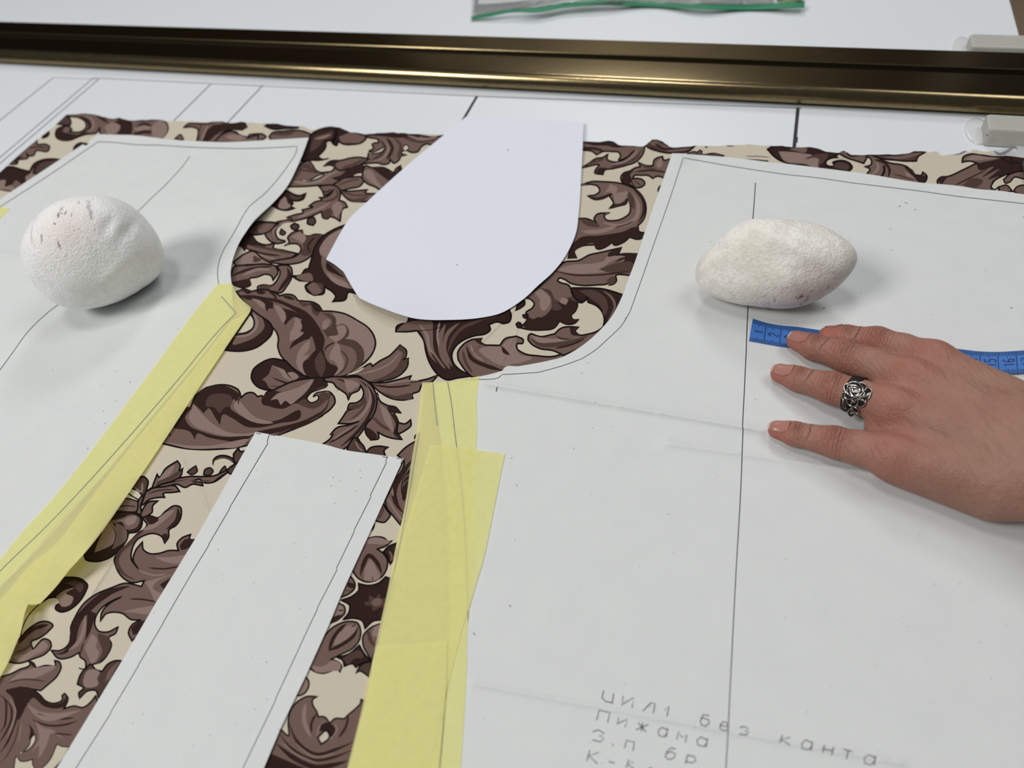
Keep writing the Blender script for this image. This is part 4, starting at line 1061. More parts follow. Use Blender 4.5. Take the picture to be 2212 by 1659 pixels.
# centre guides: far edge and near edge in the photo's frame, at whole centimetres
KS = [0, 1, 2, 3, 4, 6, 8, 10, 12, 13, 14, 15, 16, 18, 20]
FE = [(1626, 688), (1655, 697), (1688, 703), (1722, 706), (1757, 711), (1830, 722), (1903, 733), (1975, 743), (2044, 750), (2080, 755), (2117, 759), (2155, 760), (2194, 758), (2272, 752), (2352, 742)]
NE = [(1618, 736), (1650, 742), (1684, 748), (1718, 753), (1752, 758), (1826, 769), (1899, 780), (1971, 791), (2042, 799), (2079, 803), (2118, 806), (2158, 807), (2199, 806), (2280, 800), (2362, 790)]
def interp(K, s):
    s = min(max(s, 0), 20)
    i = 0
    while i < len(KS) - 2 and s > KS[i + 1]: i += 1
    t = (s - KS[i]) / (KS[i + 1] - KS[i])
    p0 = K[max(i - 1, 0)]; p1 = K[i]; p2 = K[i + 1]; p3 = K[min(i + 2, len(K) - 1)]
    d0, d1, d2 = KS[i] - KS[max(i - 1, 0)] or 1, KS[i + 1] - KS[i], KS[min(i + 2, len(K) - 1)] - KS[i + 1] or 1
    out = []
    for k in range(2):
        m1 = ((p1[k] - p0[k]) / d0 + (p2[k] - p1[k]) / d1) / 2 * d1 if i > 0 else (p2[k] - p1[k])
        m2 = ((p2[k] - p1[k]) / d1 + (p3[k] - p2[k]) / d2) / 2 * d1 if i + 2 < len(K) else (p2[k] - p1[k])
        t2, t3 = t * t, t * t * t
        out.append((2*t3-3*t2+1)*p1[k] + (t3-2*t2+t)*m1 + (-2*t3+3*t2)*p2[k] + (t3-t2)*m2)
    return out
def tape_map(s, w):  # s in cm along, w 0 near edge .. 2 far edge (cm)
    a = interp(FE, s); b = interp(NE, s); t = w / 2
    z = ZP + 0.0006 + 0.0012 * math.exp(-((s - 2.6) / 0.9) ** 2) * t + 0.0012 * math.exp(-((s - 16) / 2.0) ** 2)
    return bp(b[0] + (a[0] - b[0]) * t, b[1] + (a[1] - b[1]) * t, rz(b[0], b[1]) - ZP + z)
def rect(x0, y0, x1, y1): return np.array([[x0, y0], [x1, y0], [x1, y1], [x0, y1]])
DIG = {'0': [[(.1, .3), (.1, .7), (.3, 1), (.55, 1), (.75, .7), (.75, .3), (.55, 0), (.3, 0), (.1, .3)]], '1': [[(.2, .75), (.5, 1), (.5, 0)]],
       '2': [[(.1, .75), (.25, 1), (.6, 1), (.75, .8), (.7, .55), (.1, .02), (.8, .02)]], '3': [[(.1, .85), (.35, 1), (.65, .9), (.65, .62), (.35, .53), (.7, .42), (.75, .15), (.4, 0), (.1, .12)]],
       '4': [[(.6, 0), (.6, 1), (.08, .3), (.85, .3)]], '5': [[(.75, 1), (.22, 1), (.15, .55), (.5, .62), (.78, .42), (.7, .1), (.4, 0), (.1, .1)]],
       '6': [[(.7, .9), (.45, 1), (.15, .7), (.1, .3), (.35, 0), (.65, .05), (.78, .3), (.6, .55), (.3, .52), (.12, .35)]],
       '7': [[(.1, 1), (.8, 1), (.35, 0)]], '8': [[(.4, .53), (.15, .7), (.2, .95), (.45, 1), (.7, .92), (.72, .7), (.4, .53), (.1, .3), (.2, .05), (.45, 0), (.75, .1), (.75, .35), (.4, .53)]],
       '9': [[(.1, .1), (.45, 0), (.72, .3), (.76, .75), (.5, 1), (.22, .95), (.1, .7), (.25, .45), (.55, .45), (.74, .62)]]}
treg = []
for mm in range(1, 200):
    s = mm / 10
    if mm % 10 == 0: treg.append((rect(s - .025, 0, s + .025, 2), 1)); continue
    ln_ = 0.56 if mm % 5 == 0 else 0.40
    treg.append((rect(s - .022, 2 - ln_, s + .022, 1.995), 1)); treg.append((rect(s - .022, 0.005, s + .022, ln_ * 0.85), 1))
for n in range(1, 21):
    txt = str(n); hh = 0.62; cw = 0.40
    for i, ch in enumerate(txt):
        for pl in DIG[ch]:
            q = np.array(pl)
            # digits read along the width of the tape: upright direction points back towards zero
            w0 = 1.0 - cw * len(txt) / 2 + i * cw
            pts = np.stack([n - 0.12 - q[:, 1] * hh, w0 + q[:, 0] * cw * 1.0], 1)
            treg.append((stroke(pts, 0.085, False), 1))
tape_grid = [(s, w) for s in np.arange(0.1, 20, 0.25) for w in (0.5, 1.0, 1.5)]
tape = cdt_sheet('tape_measure', np.array([(s, 0.0) for s in np.arange(0, 20.01, .25)] + [(20, 1.0)] + [(s, 2.0) for s in np.arange(20, -0.01, -.25)] + [(0, 1.0)]), treg, None, tape_map, [M['tape'], M['tape_ink']], None, 0.0004, extra=tape_grid)
tag(tape, 'blue tape measure with black centimetre numbers running under the hand', 'tape measure')

# ------------------------------------------------------------------ two white stones used as weights
def stone(name, label, cx, cy, outline, depth_f, dents, mats, seed, skew=(0, 0), stain=(0, 0, 1, 1, 0)):
    o = P_(outline); d = o - np.array([cx, cy])
    ang = np.arctan2(-d[:, 1], d[:, 0]); rad = np.hypot(d[:, 0], d[:, 1])
    k = np.argsort(ang); ang, rad = ang[k], rad[k]
    ang3 = np.concatenate([ang - 2 * np.pi, ang, ang + 2 * np.pi]); rad3 = np.concatenate([rad] * 3)
    fine = np.linspace(-np.pi, np.pi, 361)
    rr = np.interp(fine, ang3, rad3)
    ker = np.exp(-(np.arange(-14, 15) / 6.0) ** 2); ker /= ker.sum()
    rr2 = np.convolve(np.concatenate([rr[-15:-1], rr, rr[1:15]]), ker, 'valid')
    def R(phi): return np.interp((phi + np.pi) % (2 * np.pi) - np.pi, fine, rr2)
    bm = bmesh.new(); bmesh.ops.create_icosphere(bm, subdivisions=6, radius=1.0)
    U = np.array([v.co[:] for v in bm.verts]); fcs = [[v.index for v in f.verts] for f in bm.faces]; bm.free()
    ray_ = ray(cx, cy).normalized(); right_ = CR - ray_ * CR.dot(ray_); right_.normalize(); up_ = right_.cross(ray_) 
    mean = float(np.mean(rr2))
    rng = np.random.RandomState(seed)
    fr = rng.normal(size=(26, 3)) * 1.0; ph = rng.uniform(0, 6.28, 26)
    def noise(U, sc): return sum(np.sin((U @ fr[i]) * sc * (1 + i * 0.12) + ph[i]) / (1 + i * 0.25) for i in range(26)) / 6
    def build(t):
        rho = np.hypot(U[:, 0], U[:, 1]); phi = np.arctan2(U[:, 1], U[:, 0])
        s = R(phi) / F_PX * t
        X = s * rho * np.cos(phi); Y = s * rho * np.sin(phi)
        dz = mean / F_PX * t * depth_f
        Z = U[:, 2] * dz + (X * skew[0] + Y * skew[1])
        n1 = noise(U, 1.6) * 0.018 + noise(U, 4.5) * 0.010 + noise(U, 11) * 0.005 + noise(U, 26) * 0.0022
        fac = 1 + n1 * np.clip(np.abs(U[:, 2]) * 1.6, 0.15, 1)
        X, Y, Z = X * fac, Y * fac, Z * fac
        for (px, py, rx, ry, rot, h) in dents:
            qx = (px - cx) / F_PX * t; qy = -(py - cy) / F_PX * t
            c_, s_ = math.cos(rot), math.sin(rot)
            ax = ((X - qx) * c_ + (Y - qy) * s_) / (rx / F_PX * t); ay = (-(X - qx) * s_ + (Y - qy) * c_) / (ry / F_PX * t)
            Z = Z + h * np.exp(-ax ** 2 - ay ** 2) * (U[:, 2] > -0.1)
        C = np.array(CAM + ray_ * t)
        return C + X[:, None] * np.array(right_) + Y[:, None] * np.array(up_) - Z[:, None] * np.array(ray_)
    lo, hi = 0.2, 0.9
    zt = ZP + 0.0007
    for _ in range(40):
        mid = (lo + hi) / 2
        if build(mid)[:, 2].min() < zt - 0.0016: hi = mid
        else: lo = mid
    V = build(lo); V[:, 2] = np.maximum(V[:, 2], zt)
    me_ = mesh_obj(name, V, fcs, mats, None, True)
    px_, py_, rx_, ry_, ro_ = stain
    C = np.array(CAM + ray_ * lo); Q = V - C
    qx = Q @ np.array(right_) / lo * F_PX - (px_ - cx); qy = Q @ np.array(up_) / lo * F_PX + (py_ - cy); dp = -(Q @ np.array(ray_))
    ax = (qx * math.cos(ro_) + qy * math.sin(ro_)) / rx_; ay = (-qx * math.sin(ro_) + qy * math.cos(ro_)) / ry_
    st = np.exp(-ax ** 2 - ay ** 2) * (dp > -0.01)
    me_.data.attributes.new('stain', 'FLOAT', 'POINT').data.foreach_set('value', st.astype(np.float32))
    tag(me_, label, 'stone')
    return me_
def stone_mat(name, base, tint, grey, dark, dark_amt, sc, blush, rot):
    m = mat(name, base, 0.45, spec=0.5); nt = m.node_tree; b = nt.nodes['Principled BSDF']
    noise_tint(m, 38, 0.5, tint, 5, 0.45, 0.65)
    noise_tint(m, 85, 0.6, grey, 7, 0.48, 0.62)
    noise_tint(m, 330, 0.5, grey, 3, 0.50, 0.62)
    at = nt.nodes.new('ShaderNodeAttribute'); at.attribute_name = 'stain'
    def mixin(fac, colr):
        mx = nt.nodes.new('ShaderNodeMix'); mx.data_type = 'RGBA'
        nt.links.new(b.inputs['Base Color'].links[0].from_socket, mx.inputs[6]); mx.inputs[7].default_value = colr
        nt.links.new(fac, mx.inputs[0]); nt.links.new(mx.outputs[2], b.inputs['Base Color'])
    mixin(at.outputs['Fac'], blush)
    tcs = nt.nodes.new('ShaderNodeTexCoord'); mp = nt.nodes.new('ShaderNodeMapping'); mp.inputs['Scale'].default_value = (1, 0.32, 0.6); mp.inputs['Rotation'].default_value = (0, 0, rot)
    nt.links.new(tcs.outputs['Object'], mp.inputs[0])
    nd = nt.nodes.new('ShaderNodeTexNoise'); nd.inputs['Scale'].default_value = sc; nd.inputs['Detail'].default_value = 4; nt.links.new(mp.outputs[0], nd.inputs['Vector'])
    mr = nt.nodes.new('ShaderNodeMapRange'); mr.inputs[1].default_value = 0.60; mr.inputs[2].default_value = 0.66; nt.links.new(nd.outputs[0], mr.inputs[0])
    mu = nt.nodes.new('ShaderNodeMath'); mu.operation = 'MULTIPLY'; nt.links.new(mr.outputs[0], mu.inputs[0])
    sp = nt.nodes.new('ShaderNodeMath'); sp.operation = 'MULTIPLY_ADD'; sp.inputs[1].default_value = dark_amt; sp.inputs[2].default_value = 0.06; nt.links.new(at.outputs['Fac'], sp.inputs[0])
    nt.links.new(sp.outputs[0], mu.inputs[1]); mixin(mu.outputs[0], dark)
    b.inputs['Subsurface Weight'].default_value = 0.4; b.inputs['Subsurface Radius'].default_value = (1, 0.95, 0.85); b.inputs['Subsurface Scale'].default_value = 0.012
    n2 = nt.nodes.new('ShaderNodeTexNoise'); n2.inputs['Scale'].default_value = 1300; n2.inputs['Detail'].default_value = 4
    tc = nt.nodes.new('ShaderNodeTexCoord'); nt.links.new(tc.outputs['Object'], n2.inputs['Vector'])
    n3 = nt.nodes.new('ShaderNodeTexVoronoi'); n3.inputs['Randomness'].default_value = 1.0; n3.inputs['Scale'].default_value = 520
    nt.links.new(tc.outputs['Object'], n3.inputs['Vector'])
    ad = nt.nodes.new('ShaderNodeMath'); ad.operation = 'ADD'; nt.links.new(n2.outputs[0], ad.inputs[0]); nt.links.new(n3.outputs[0], ad.inputs[1])
    bu = nt.nodes.new('ShaderNodeBump'); n4 = nt.nodes.new('ShaderNodeTexNoise'); n4.inputs['Scale'].default_value = 120; n4.inputs['Detail'].default_value = 7; n4.inputs['Roughness'].default_value = 0.7
    nt.links.new(tc.outputs['Object'], n4.inputs['Vector'])
    ad2 = nt.nodes.new('ShaderNodeMath'); ad2.operation = 'MULTIPLY_ADD'; ad2.inputs[1].default_value = 0.7; nt.links.new(n4.outputs[0], ad2.inputs[0]); nt.links.new(ad.outputs[0], ad2.inputs[2]); ad = ad2
    bu.inputs['Strength'].default_value = 0.7; bu.inputs['Distance'].default_value = 0.0007
    nt.links.new(ad.outputs[0], bu.inputs['Height']); nt.links.new(bu.outputs[0], b.inputs['Normal'])
    return m
ms1 = stone_mat('white_marble_stone', rgb(254, 255, 253), rgb(246, 240, 236), rgb(236, 238, 235), rgb(96, 84, 84), 0.95, 300, rgb(240, 228, 224), -0.75)
ms2 = stone_mat('cream_quartz_stone', rgb(246, 243, 236), rgb(232, 226, 208), rgb(226, 219, 212), rgb(116, 98, 96), 0.8, 320, rgb(228, 216, 210), 0.5)
stone('white_stone', 'round white marble stone resting on the left pattern piece', 208, 550,
      "92,555 95,530 105,508 125,482 150,461 178,449 205,445 228,444 252,450 275,463 296,486 310,508 320,538 322,556 315,580 300,598 280,612 255,628 225,641 195,648 170,650 150,645 130,635 112,612 98,588", 0.80,
      [(262, 505, 26, 9, 0.9, -0.0035), (240, 580, 50, 16, 0.75, 0.003), (270, 590, 45, 22, 0.75, -0.004), (230, 500, 20, 10, 1.1, -0.002)], [ms1], 4, (0, 0.1), (165, 505, 52, 34, 0.75))
stone('white_stone', 'long cream quartz stone resting on the right pattern piece above the tape measure', 1672, 572,
      "1517,592 1520,572 1530,556 1550,535 1572,512 1595,494 1620,484 1650,481 1680,483 1705,485 1740,492 1775,508 1800,524 1818,542 1825,558 1820,578 1808,596 1785,622 1755,642 1725,655 1700,659 1665,658 1635,655 1600,650 1565,640 1535,626 1522,610", 0.72,
      [(1600, 575, 70, 40, 0.2, -0.004), (1690, 530, 80, 14, -0.5, 0.0025), (1740, 500, 50, 16, -0.45, -0.004), (1700, 600, 14, 40, 0.5, 0.0025)], [ms2], 9, (0, 0.12), (1735, 632, 85, 26, 0.25))
# ------------------------------------------------------------------ the hand (one continuous skin from a blended field)
def J(px, py, zmm, rmm):
    p = bp(px, py, zmm / 1000.0); return (p.x, p.y, p.z, rmm / 1000.0)
FING = {
 'index': [J(1790, 727, 10.5, 6.6), J(1828, 729, 13, 7.6), J(1893, 738, 18, 8.8), J(1950, 755, 23, 9.2), J(2012, 781, 28, 11.0)],
 'middle': [J(1720, 736, 9.3, 6.1), J(1758, 750, 11.5, 8.0), J(1826, 769, 17, 9.7), J(1890, 790, 21, 10.0), J(1972, 822, 27, 11.4)],
 'ring': [J(1685, 807, 8.2, 5.8), J(1722, 818, 10.2, 7.5), J(1797, 838, 15.5, 9.3), J(1850, 854, 19, 9.6), J(1930, 880, 25, 10.8)],
 'pinky': [J(1679, 929, 8.6, 5.3), J(1716, 937, 10.4, 6.9), J(1802, 955, 14, 8.7), J(1855, 968, 16.5, 9.4), J(1925, 985, 20, 10.4)]}
PALM = [(J(2012, 781, 27, 11), J(2190, 880, 30, 15)), (J(1972, 822, 26.5, 11), J(2200, 935, 33, 15)), (J(1930, 880, 25, 10.5), J(2200, 985, 32, 15)),
        (J(1925, 985, 20, 10.5), J(2190, 1045, 25, 15)), (J(1950, 1002, 15, 12.5), J(2140, 1066, 17, 14.5)), (J(2085, 850, 18, 12), J(2195, 905, 20, 14)),
        (J(1990, 900, 19, 11.5), J(2120, 985, 22, 13)), (J(1908, 843, 17, 6.5), J(2000, 870, 22, 10)), (J(1893, 928, 14, 6.5), J(1990, 940, 20, 10)), (J(1965, 783, 20, 6.5), J(2040, 810, 24, 9)), (J(2010, 830, 20, 11), J(2120, 930, 22, 13))]
THUMB = [J(2195, 905, 20, 13), J(2095, 850, 14, 10), J(2020, 815, 11, 8.6), J(1965, 795, 10, 7)]
def beyond(a, b, d, dz, r):
    """a joint further along the line a-b (the forearm runs on past the picture's edge)"""
    v = np.array(b[:3]) - np.array(a[:3]); v /= np.linalg.norm(v)
    p = np.array(b[:3]) + v * d
    return (p[0], p[1], b[2] + dz, r)
_W = [(J(2195, 930, 30, 17), J(2560, 1085, 40, 19)), (J(2195, 1020, 27, 16.5), J(2560, 1190, 38, 19)), (J(2195, 975, 26, 18), J(2560, 1135, 36, 22))]
ARM = _W + [(b, beyond(a, b, 0.20, 0.05, r)) for (a, b), r in zip(_W, (0.026, 0.028, 0.034))]
def cone(P, a, b):
    A = np.array(a[:3], np.float32); B = np.array(b[:3], np.float32); d = B - A
    t = np.clip(((P - A) @ d) / float(d @ d), 0, 1)
    return np.sqrt(((P - A - t[..., None] * d) ** 2).sum(-1)) - (a[3] + (b[3] - a[3]) * t)
def smin(a, b, k):
    h = np.clip(0.5 + 0.5 * (b - a) / k, 0, 1)
    return b * (1 - h) + a * h - k * h * (1 - h)
def chain(P, js, k):
    d = cone(P, js[0], js[1])
    for a, b in zip(js[1:], js[2:]): d = smin(d, cone(P, a, b), k)
    return d
def bump_at(P, c, r, h):
    q = ((P - np.array(c[:3], np.float32)) ** 2).sum(-1) / (r * r)
    return h * np.exp(-q)
EXTRA = []
def sdf(P):
    P = P.astype(np.float32)
    fs = [chain(P, FING[n], 0.003) for n in ('index', 'middle', 'ring', 'pinky')]
    f = fs[0]
    for g in fs[1:]: f = smin(f, g, 0.0012)
    p = cone(P, *PALM[0])
    for a, b in PALM[1:]: p = smin(p, cone(P, a, b), 0.009)
    t = chain(P, THUMB, 0.004)
    p = smin(p, t, 0.003)
    for a, b in ARM: p = smin(p, cone(P, a, b), 0.012)
    d = smin(f, p, 0.0065)
    for c, r, h in EXTRA: d = d - bump_at(P, c, r, h)
    return d
# knuckles (swellings), tendons dips between metacarpals
def up(j, dz, dx=0): return (j[0], j[1], j[2] + dz)
for n, h in (('index', 0.0022), ('middle', 0.0018), ('ring', 0.0012), ('pinky', 0.0010)):
    EXTRA.append((up(FING[n][4], 0.009), 0.008, h)); EXTRA.append((up(FING[n][2], 0.006), 0.007, 0.0007))
def mid(a, b, t, dz): return tuple(a[i] + (b[i] - a[i]) * t for i in range(2)) + (a[2] + (b[2] - a[2]) * t + dz,)
for a, b in (('index', 'middle'), ('middle', 'ring'), ('ring', 'pinky')):
    EXTRA.append((mid(FING[a][4], FING[b][4], 0.5, 0.012), 0.007, -0.0012))
def surface_nets(fn, axes):
    ax = [np.asarray(q, float) for q in axes]
    n = np.array([len(q) for q in ax])
    D = np.empty(tuple(n), np.float32)
    for i in range(0, n[0], 16):
        X, Y, Z = np.meshgrid(ax[0][i:i + 16], ax[1], ax[2], indexing='ij')
        D[i:i + 16] = fn(np.stack([X, Y, Z], -1))
    S = D < 0
    nx, ny, nz = n - 1
    acc = np.zeros((nx, ny, nz, 3), np.float32); cnt = np.zeros((nx, ny, nz), np.int32)
    cs = [(i, j, k) for i in (0, 1) for j in (0, 1) for k in (0, 1)]
    def sl(A, c): return A[c[0]:c[0] + nx, c[1]:c[1] + ny, c[2]:c[2] + nz]
    for a in cs:
        for axis in range(3):
            if a[axis]: continue
            b = list(a); b[axis] = 1
            da, db = sl(D, a), sl(D, b); m = sl(S, a) != sl(S, b)
            t = np.where(m, da / np.where(m, da - db, 1), 0)
            for q in range(3):
                acc[..., q] += np.where(m, a[q] + (t if q == axis else 0), 0)
            cnt += m
    act = cnt > 0
    idx = -np.ones(act.shape, int); idx[act] = np.arange(act.sum())
    c = np.argwhere(act)
    cc = c + acc[act] / cnt[act][:, None]
    V = np.stack([np.interp(cc[:, q], np.arange(n[q]), ax[q]) for q in range(3)], 1)
    F = []
    for axis in range(3):
        o1, o2 = [(1, 2), (2, 0), (0, 1)][axis]
        sa = [slice(0, n[q] - (1 if q == axis else 0)) for q in range(3)]; sb = list(sa); sb[axis] = slice(1, n[axis])
        m = S[tuple(sa)] != S[tuple(sb)]
        e = np.argwhere(m)
        e = e[(e[:, o1] > 0) & (e[:, o2] > 0) & (e[:, o1] < n[o1] - 1) & (e[:, o2] < n[o2] - 1)]
        def g(d1, d2):
            q = e.copy(); q[:, o1] -= d1; q[:, o2] -= d2
            return idx[q[:, 0], q[:, 1], q[:, 2]]
        quad = np.stack([g(0, 0), g(1, 0), g(1, 1), g(0, 1)], 1)
        flip = ~S[e[:, 0], e[:, 1], e[:, 2]]
        quad[flip] = quad[flip][:, ::-1]
        F.append(quad[(quad >= 0).all(1)])
    return V, np.concatenate(F)
allj = np.array([j for v in FING.values() for j in v] + [j for ab in PALM + ARM for j in ab])
lo = allj[:, :3].min(0) - 0.026; hi = allj[:, :3].max(0) + 0.026
lo[2] = max(lo[2], 0.0005)
# fine steps over the hand, growing steps along the forearm
hj = np.array([j for v in FING.values() for j in v] + [j for ab in PALM for j in ab])
hx, hy = hj[:, 0].max() + 0.02, hj[:, 1].min() - 0.02
def grow(start, end, s):
    out = []; h = 0.00115
    while (end - start) * s > 0: out.append(start); start += s * h; h = min(h * 1.06, 0.004)
    return out + [start]
hs = 0.00115
axx = np.concatenate([np.arange(lo[0], hx, hs), grow(hx + hs, hi[0], 1)])
axy = np.concatenate([np.arange(hi[1], hy, -hs), grow(hy - hs, lo[1], -1)])[::-1]
hz = hj[:, 2].max() + 0.024
axz = np.concatenate([np.arange(lo[2], hz, hs), grow(hz + hs, hi[2], 1)])
HV, HF = surface_nets(sdf, (axx, axy, axz))
HV[:, 2] = np.maximum(HV[:, 2], ZP + 0.0010)
# attributes: redness at knuckles and tips, wrinkle phase along each finger
red = np.zeros(len(HV)); wr = np.zeros(len(HV)); ph = np.zeros(len(HV))
for n in FING:
    js = [np.array(j[:3]) for j in FING[n]]
    for k, r, w in ((0, 0.013, 0.9), (1, 0.012, 0.35), (2, 0.011, 0.8), (4, 0.013, 0.75)):
        red = np.maximum(red, w * np.exp(-((HV - js[k]) ** 2).sum(1) / r ** 2) ** 0.8)
    for k, r in ((2, 0.0085), (1, 0.0045)):
        ax_ = js[k + 1] - js[k - 1]; ax_ /= np.linalg.norm(ax_)
        c = js[k] + np.array([0, 0, 0.007])
        q = HV - c; t = q @ ax_
        g = np.exp(-(q ** 2).sum(1) / r ** 2)
        m = g > wr; ph[m] = t[m]; wr = np.maximum(wr, g)
ph_c = np.zeros(len(HV))
wdir = np.array(PALM[1][1][:3]) - np.array(PALM[1][0][:3]); wdir /= np.linalg.norm(wdir)
M['skin'] = mat('skin', rgb(156, 116, 100), 0.5, spec=0.35)
nt = M['skin'].node_tree; b = nt.nodes['Principled BSDF']
noise_tint(M['skin'], 60, 0.5, rgb(144, 102, 86), 5, 0.35, 0.65)
noise_tint(M['skin'], 22, 0.35, rgb(162, 127, 106), 4, 0.4, 0.65)
noise_tint(M['skin'], 330, 0.25, rgb(128, 88, 74), 3, 0.5, 0.7, stretch=((1, 0.45, 1), (0, 0, -0.9)))
at = nt.nodes.new('ShaderNodeAttribute'); at.attribute_name = 'redness'
mx = nt.nodes.new('ShaderNodeMix'); mx.data_type = 'RGBA'
nt.links.new(b.inputs['Base Color'].links[0].from_socket, mx.inputs[6]); mx.inputs[7].default_value = rgb(176, 98, 86)
ml = nt.nodes.new('ShaderNodeMath'); ml.operation = 'MULTIPLY'; ml.inputs[1].default_value = 0.78
nt.links.new(at.outputs['Fac'], ml.inputs[0]); nt.links.new(ml.outputs[0], mx.inputs[0]); nt.links.new(mx.outputs[2], b.inputs['Base Color'])
b.inputs['Subsurface Weight'].default_value = 0.12; b.inputs['Subsurface Radius'].default_value = (1.0, 0.35, 0.2); b.inputs['Subsurface Scale'].default_value = 0.004
aw = nt.nodes.new('ShaderNodeAttribute'); aw.attribute_name = 'wrinkle'
ap = nt.nodes.new('ShaderNodeAttribute'); ap.attribute_name = 'along'
tc = nt.nodes.new('ShaderNodeTexCoord')
nz_ = nt.nodes.new('ShaderNodeTexNoise'); nz_.inputs['Scale'].default_value = 160; nt.links.new(tc.outputs['Object'], nz_.inputs['Vector'])
s0 = nt.nodes.new('ShaderNodeMath'); s0.operation = 'MULTIPLY_ADD'; s0.inputs[1].default_value = 9.0
s1 = nt.nodes.new('ShaderNodeMath'); s1.operation = 'MULTIPLY'; s1.inputs[1].default_value = 3000.0
nt.links.new(ap.outputs['Fac'], s1.inputs[0]); nt.links.new(nz_.outputs[0], s0.inputs[0]); nt.links.new(s1.outputs[0], s0.inputs[2])
sn = nt.nodes.new('ShaderNodeMath'); sn.operation = 'SINE'; nt.links.new(s0.outputs[0], sn.inputs[0])
sm = nt.nodes.new('ShaderNodeMath'); sm.operation = 'MULTIPLY'; nt.links.new(sn.outputs[0], sm.inputs[0]); nt.links.new(aw.outputs['Fac'], sm.inputs[1])
mpp = nt.nodes.new('ShaderNodeMapping'); mpp.inputs['Rotation'].default_value = (0, 0, 0.45); mpp.inputs['Scale'].default_value = (1.0, 0.3, 1.0)
nt.links.new(tc.outputs['Object'], mpp.inputs[0])
fine = nt.nodes.new('ShaderNodeTexNoise'); fine.inputs['Scale'].default_value = 520; fine.inputs['Detail'].default_value = 5; nt.links.new(mpp.outputs[0], fine.inputs['Vector'])
vor = nt.nodes.new('ShaderNodeTexVoronoi'); vor.inputs['Scale'].default_value = 900; nt.links.new(tc.outputs['Object'], vor.inputs['Vector'])
big = nt.nodes.new('ShaderNodeTexNoise'); big.inputs['Scale'].default_value = 75; big.inputs['Detail'].default_value = 3; nt.links.new(mpp.outputs[0], big.inputs['Vector'])
a1 = nt.nodes.new('ShaderNodeMath'); a1.operation = 'MULTIPLY_ADD'; a1.inputs[1].default_value = 1.3; nt.links.new(fine.outputs[0], a1.inputs[0]); nt.links.new(sm.outputs[0], a1.inputs[2])
a2 = nt.nodes.new('ShaderNodeMath'); a2.operation = 'MULTIPLY_ADD'; a2.inputs[1].default_value = 0.35; nt.links.new(vor.outputs[0], a2.inputs[0]); nt.links.new(a1.outputs[0], a2.inputs[2])
a3 = nt.nodes.new('ShaderNodeMath'); a3.operation = 'MULTIPLY_ADD'; a3.inputs[1].default_value = 2.2; nt.links.new(big.outputs[0], a3.inputs[0]); nt.links.new(a2.outputs[0], a3.inputs[2])
bu = nt.nodes.new('ShaderNodeBump'); bu.inputs['Strength'].default_value = 1.0; bu.inputs['Distance'].default_value = 0.0006
nt.links.new(a3.outputs[0], bu.inputs['Height']); nt.links.new(bu.outputs[0], b.inputs['Normal'])
hand = mesh_obj('person', HV, HF.tolist(), [M['skin']], None, True)
for nm, arr in (('redness', red), ('wrinkle', wr), ('along', ph)):
    hand.data.attributes.new(nm, 'FLOAT', 'POINT').data.foreach_set('value', arr.astype(np.float32))
tag(hand, 'bare hand laid palm down over tape measure, silver ring on the third finger', 'person')
# finger nails
M['nail'] = mat('nail', rgb(170, 118, 105), 0.3, spec=0.5)
M['nail_tip'] = mat('nail_free_edge', rgb(214, 192, 176), 0.35)
def march(P0, D, n=60):
    P = P0.copy()
    for _ in range(n):
        P = P + D * np.minimum(sdf(P), 0.01)[:, None].astype(np.float64)
    return P
def nail(fn, s0, s1, half_deg, roll):
    a = np.array(FING[fn][0][:3]); c = np.array(FING[fn][1][:3]); ax_ = a - c; ax_ /= np.linalg.norm(ax_)
    upv = np.array([0, 0, 1.0]); upv -= ax_ * (upv @ ax_); upv /= np.linalg.norm(upv)
    sd = np.cross(ax_, upv)
    ns, na = 22, 17; P0 = []; D = []
    for i in range(ns):
        s = s0 + (s1 - s0) * i / (ns - 1)
        f = i / (ns - 1)
        wid = half_deg * (0.62 + 0.38 * min(1, f * 3.5)) * (1 if f < 0.86 else math.sqrt(max(0.05, 1 - ((f - 0.86) / 0.16) ** 2)))
        for k in range(na):
            th = math.radians(roll + wid * (2 * k / (na - 1) - 1))
            dr = upv * math.cos(th) + sd * math.sin(th)
            P0.append(a + ax_ * s * 1.0 + dr * 0.02); D.append(-dr)
    P0 = np.array(P0); D = np.array(D)
    # beyond the fingertip the plate keeps the curve of the last ring on the skin
    Q = march(P0, D)
    r = np.array([np.dot(Q[i] - (a + ax_ * ((Q[i] - a) @ ax_)), -D[i]) for i in range(len(Q))]).reshape(ns, na)
    sarr = np.linspace(s0, s1, ns)
    for i in range(ns):
        if sarr[i] > 0.0012:
            r[i] = np.maximum(r[i], r[i - 1] - 0.00035)
    V = []
    for i in range(ns):
        for k in range(na):
            q = i * na + k
            lift = 0.00028
            V.append(a + ax_ * sarr[i] - D[q] * (r[i, k] + lift))
    F = [(i * na + k, i * na + k + 1, (i + 1) * na + k + 1, (i + 1) * na + k) for i in range(ns - 1) for k in range(na - 1)]
    mi = [1 if i >= ns - 3 else 0 for i in range(ns - 1) for k in range(na - 1)]
    o = mesh_obj('fingernail', V, F, [M['nail'], M['nail_tip']], hand, True, mi)
    md = o.modifiers.new('thickness', 'SOLIDIFY'); md.thickness = 0.0004; md.offset = 0
    return o
for fn, s0, s1, hd, rl in (('index', -0.0075, 0.0030, 46, 68), ('middle', -0.0080, 0.0046, 50, 0), ('ring', -0.0080, 0.0052, 50, 0), ('pinky', -0.0068, 0.0050, 48, 0)):
    nail(fn, s0, s1, hd, rl)

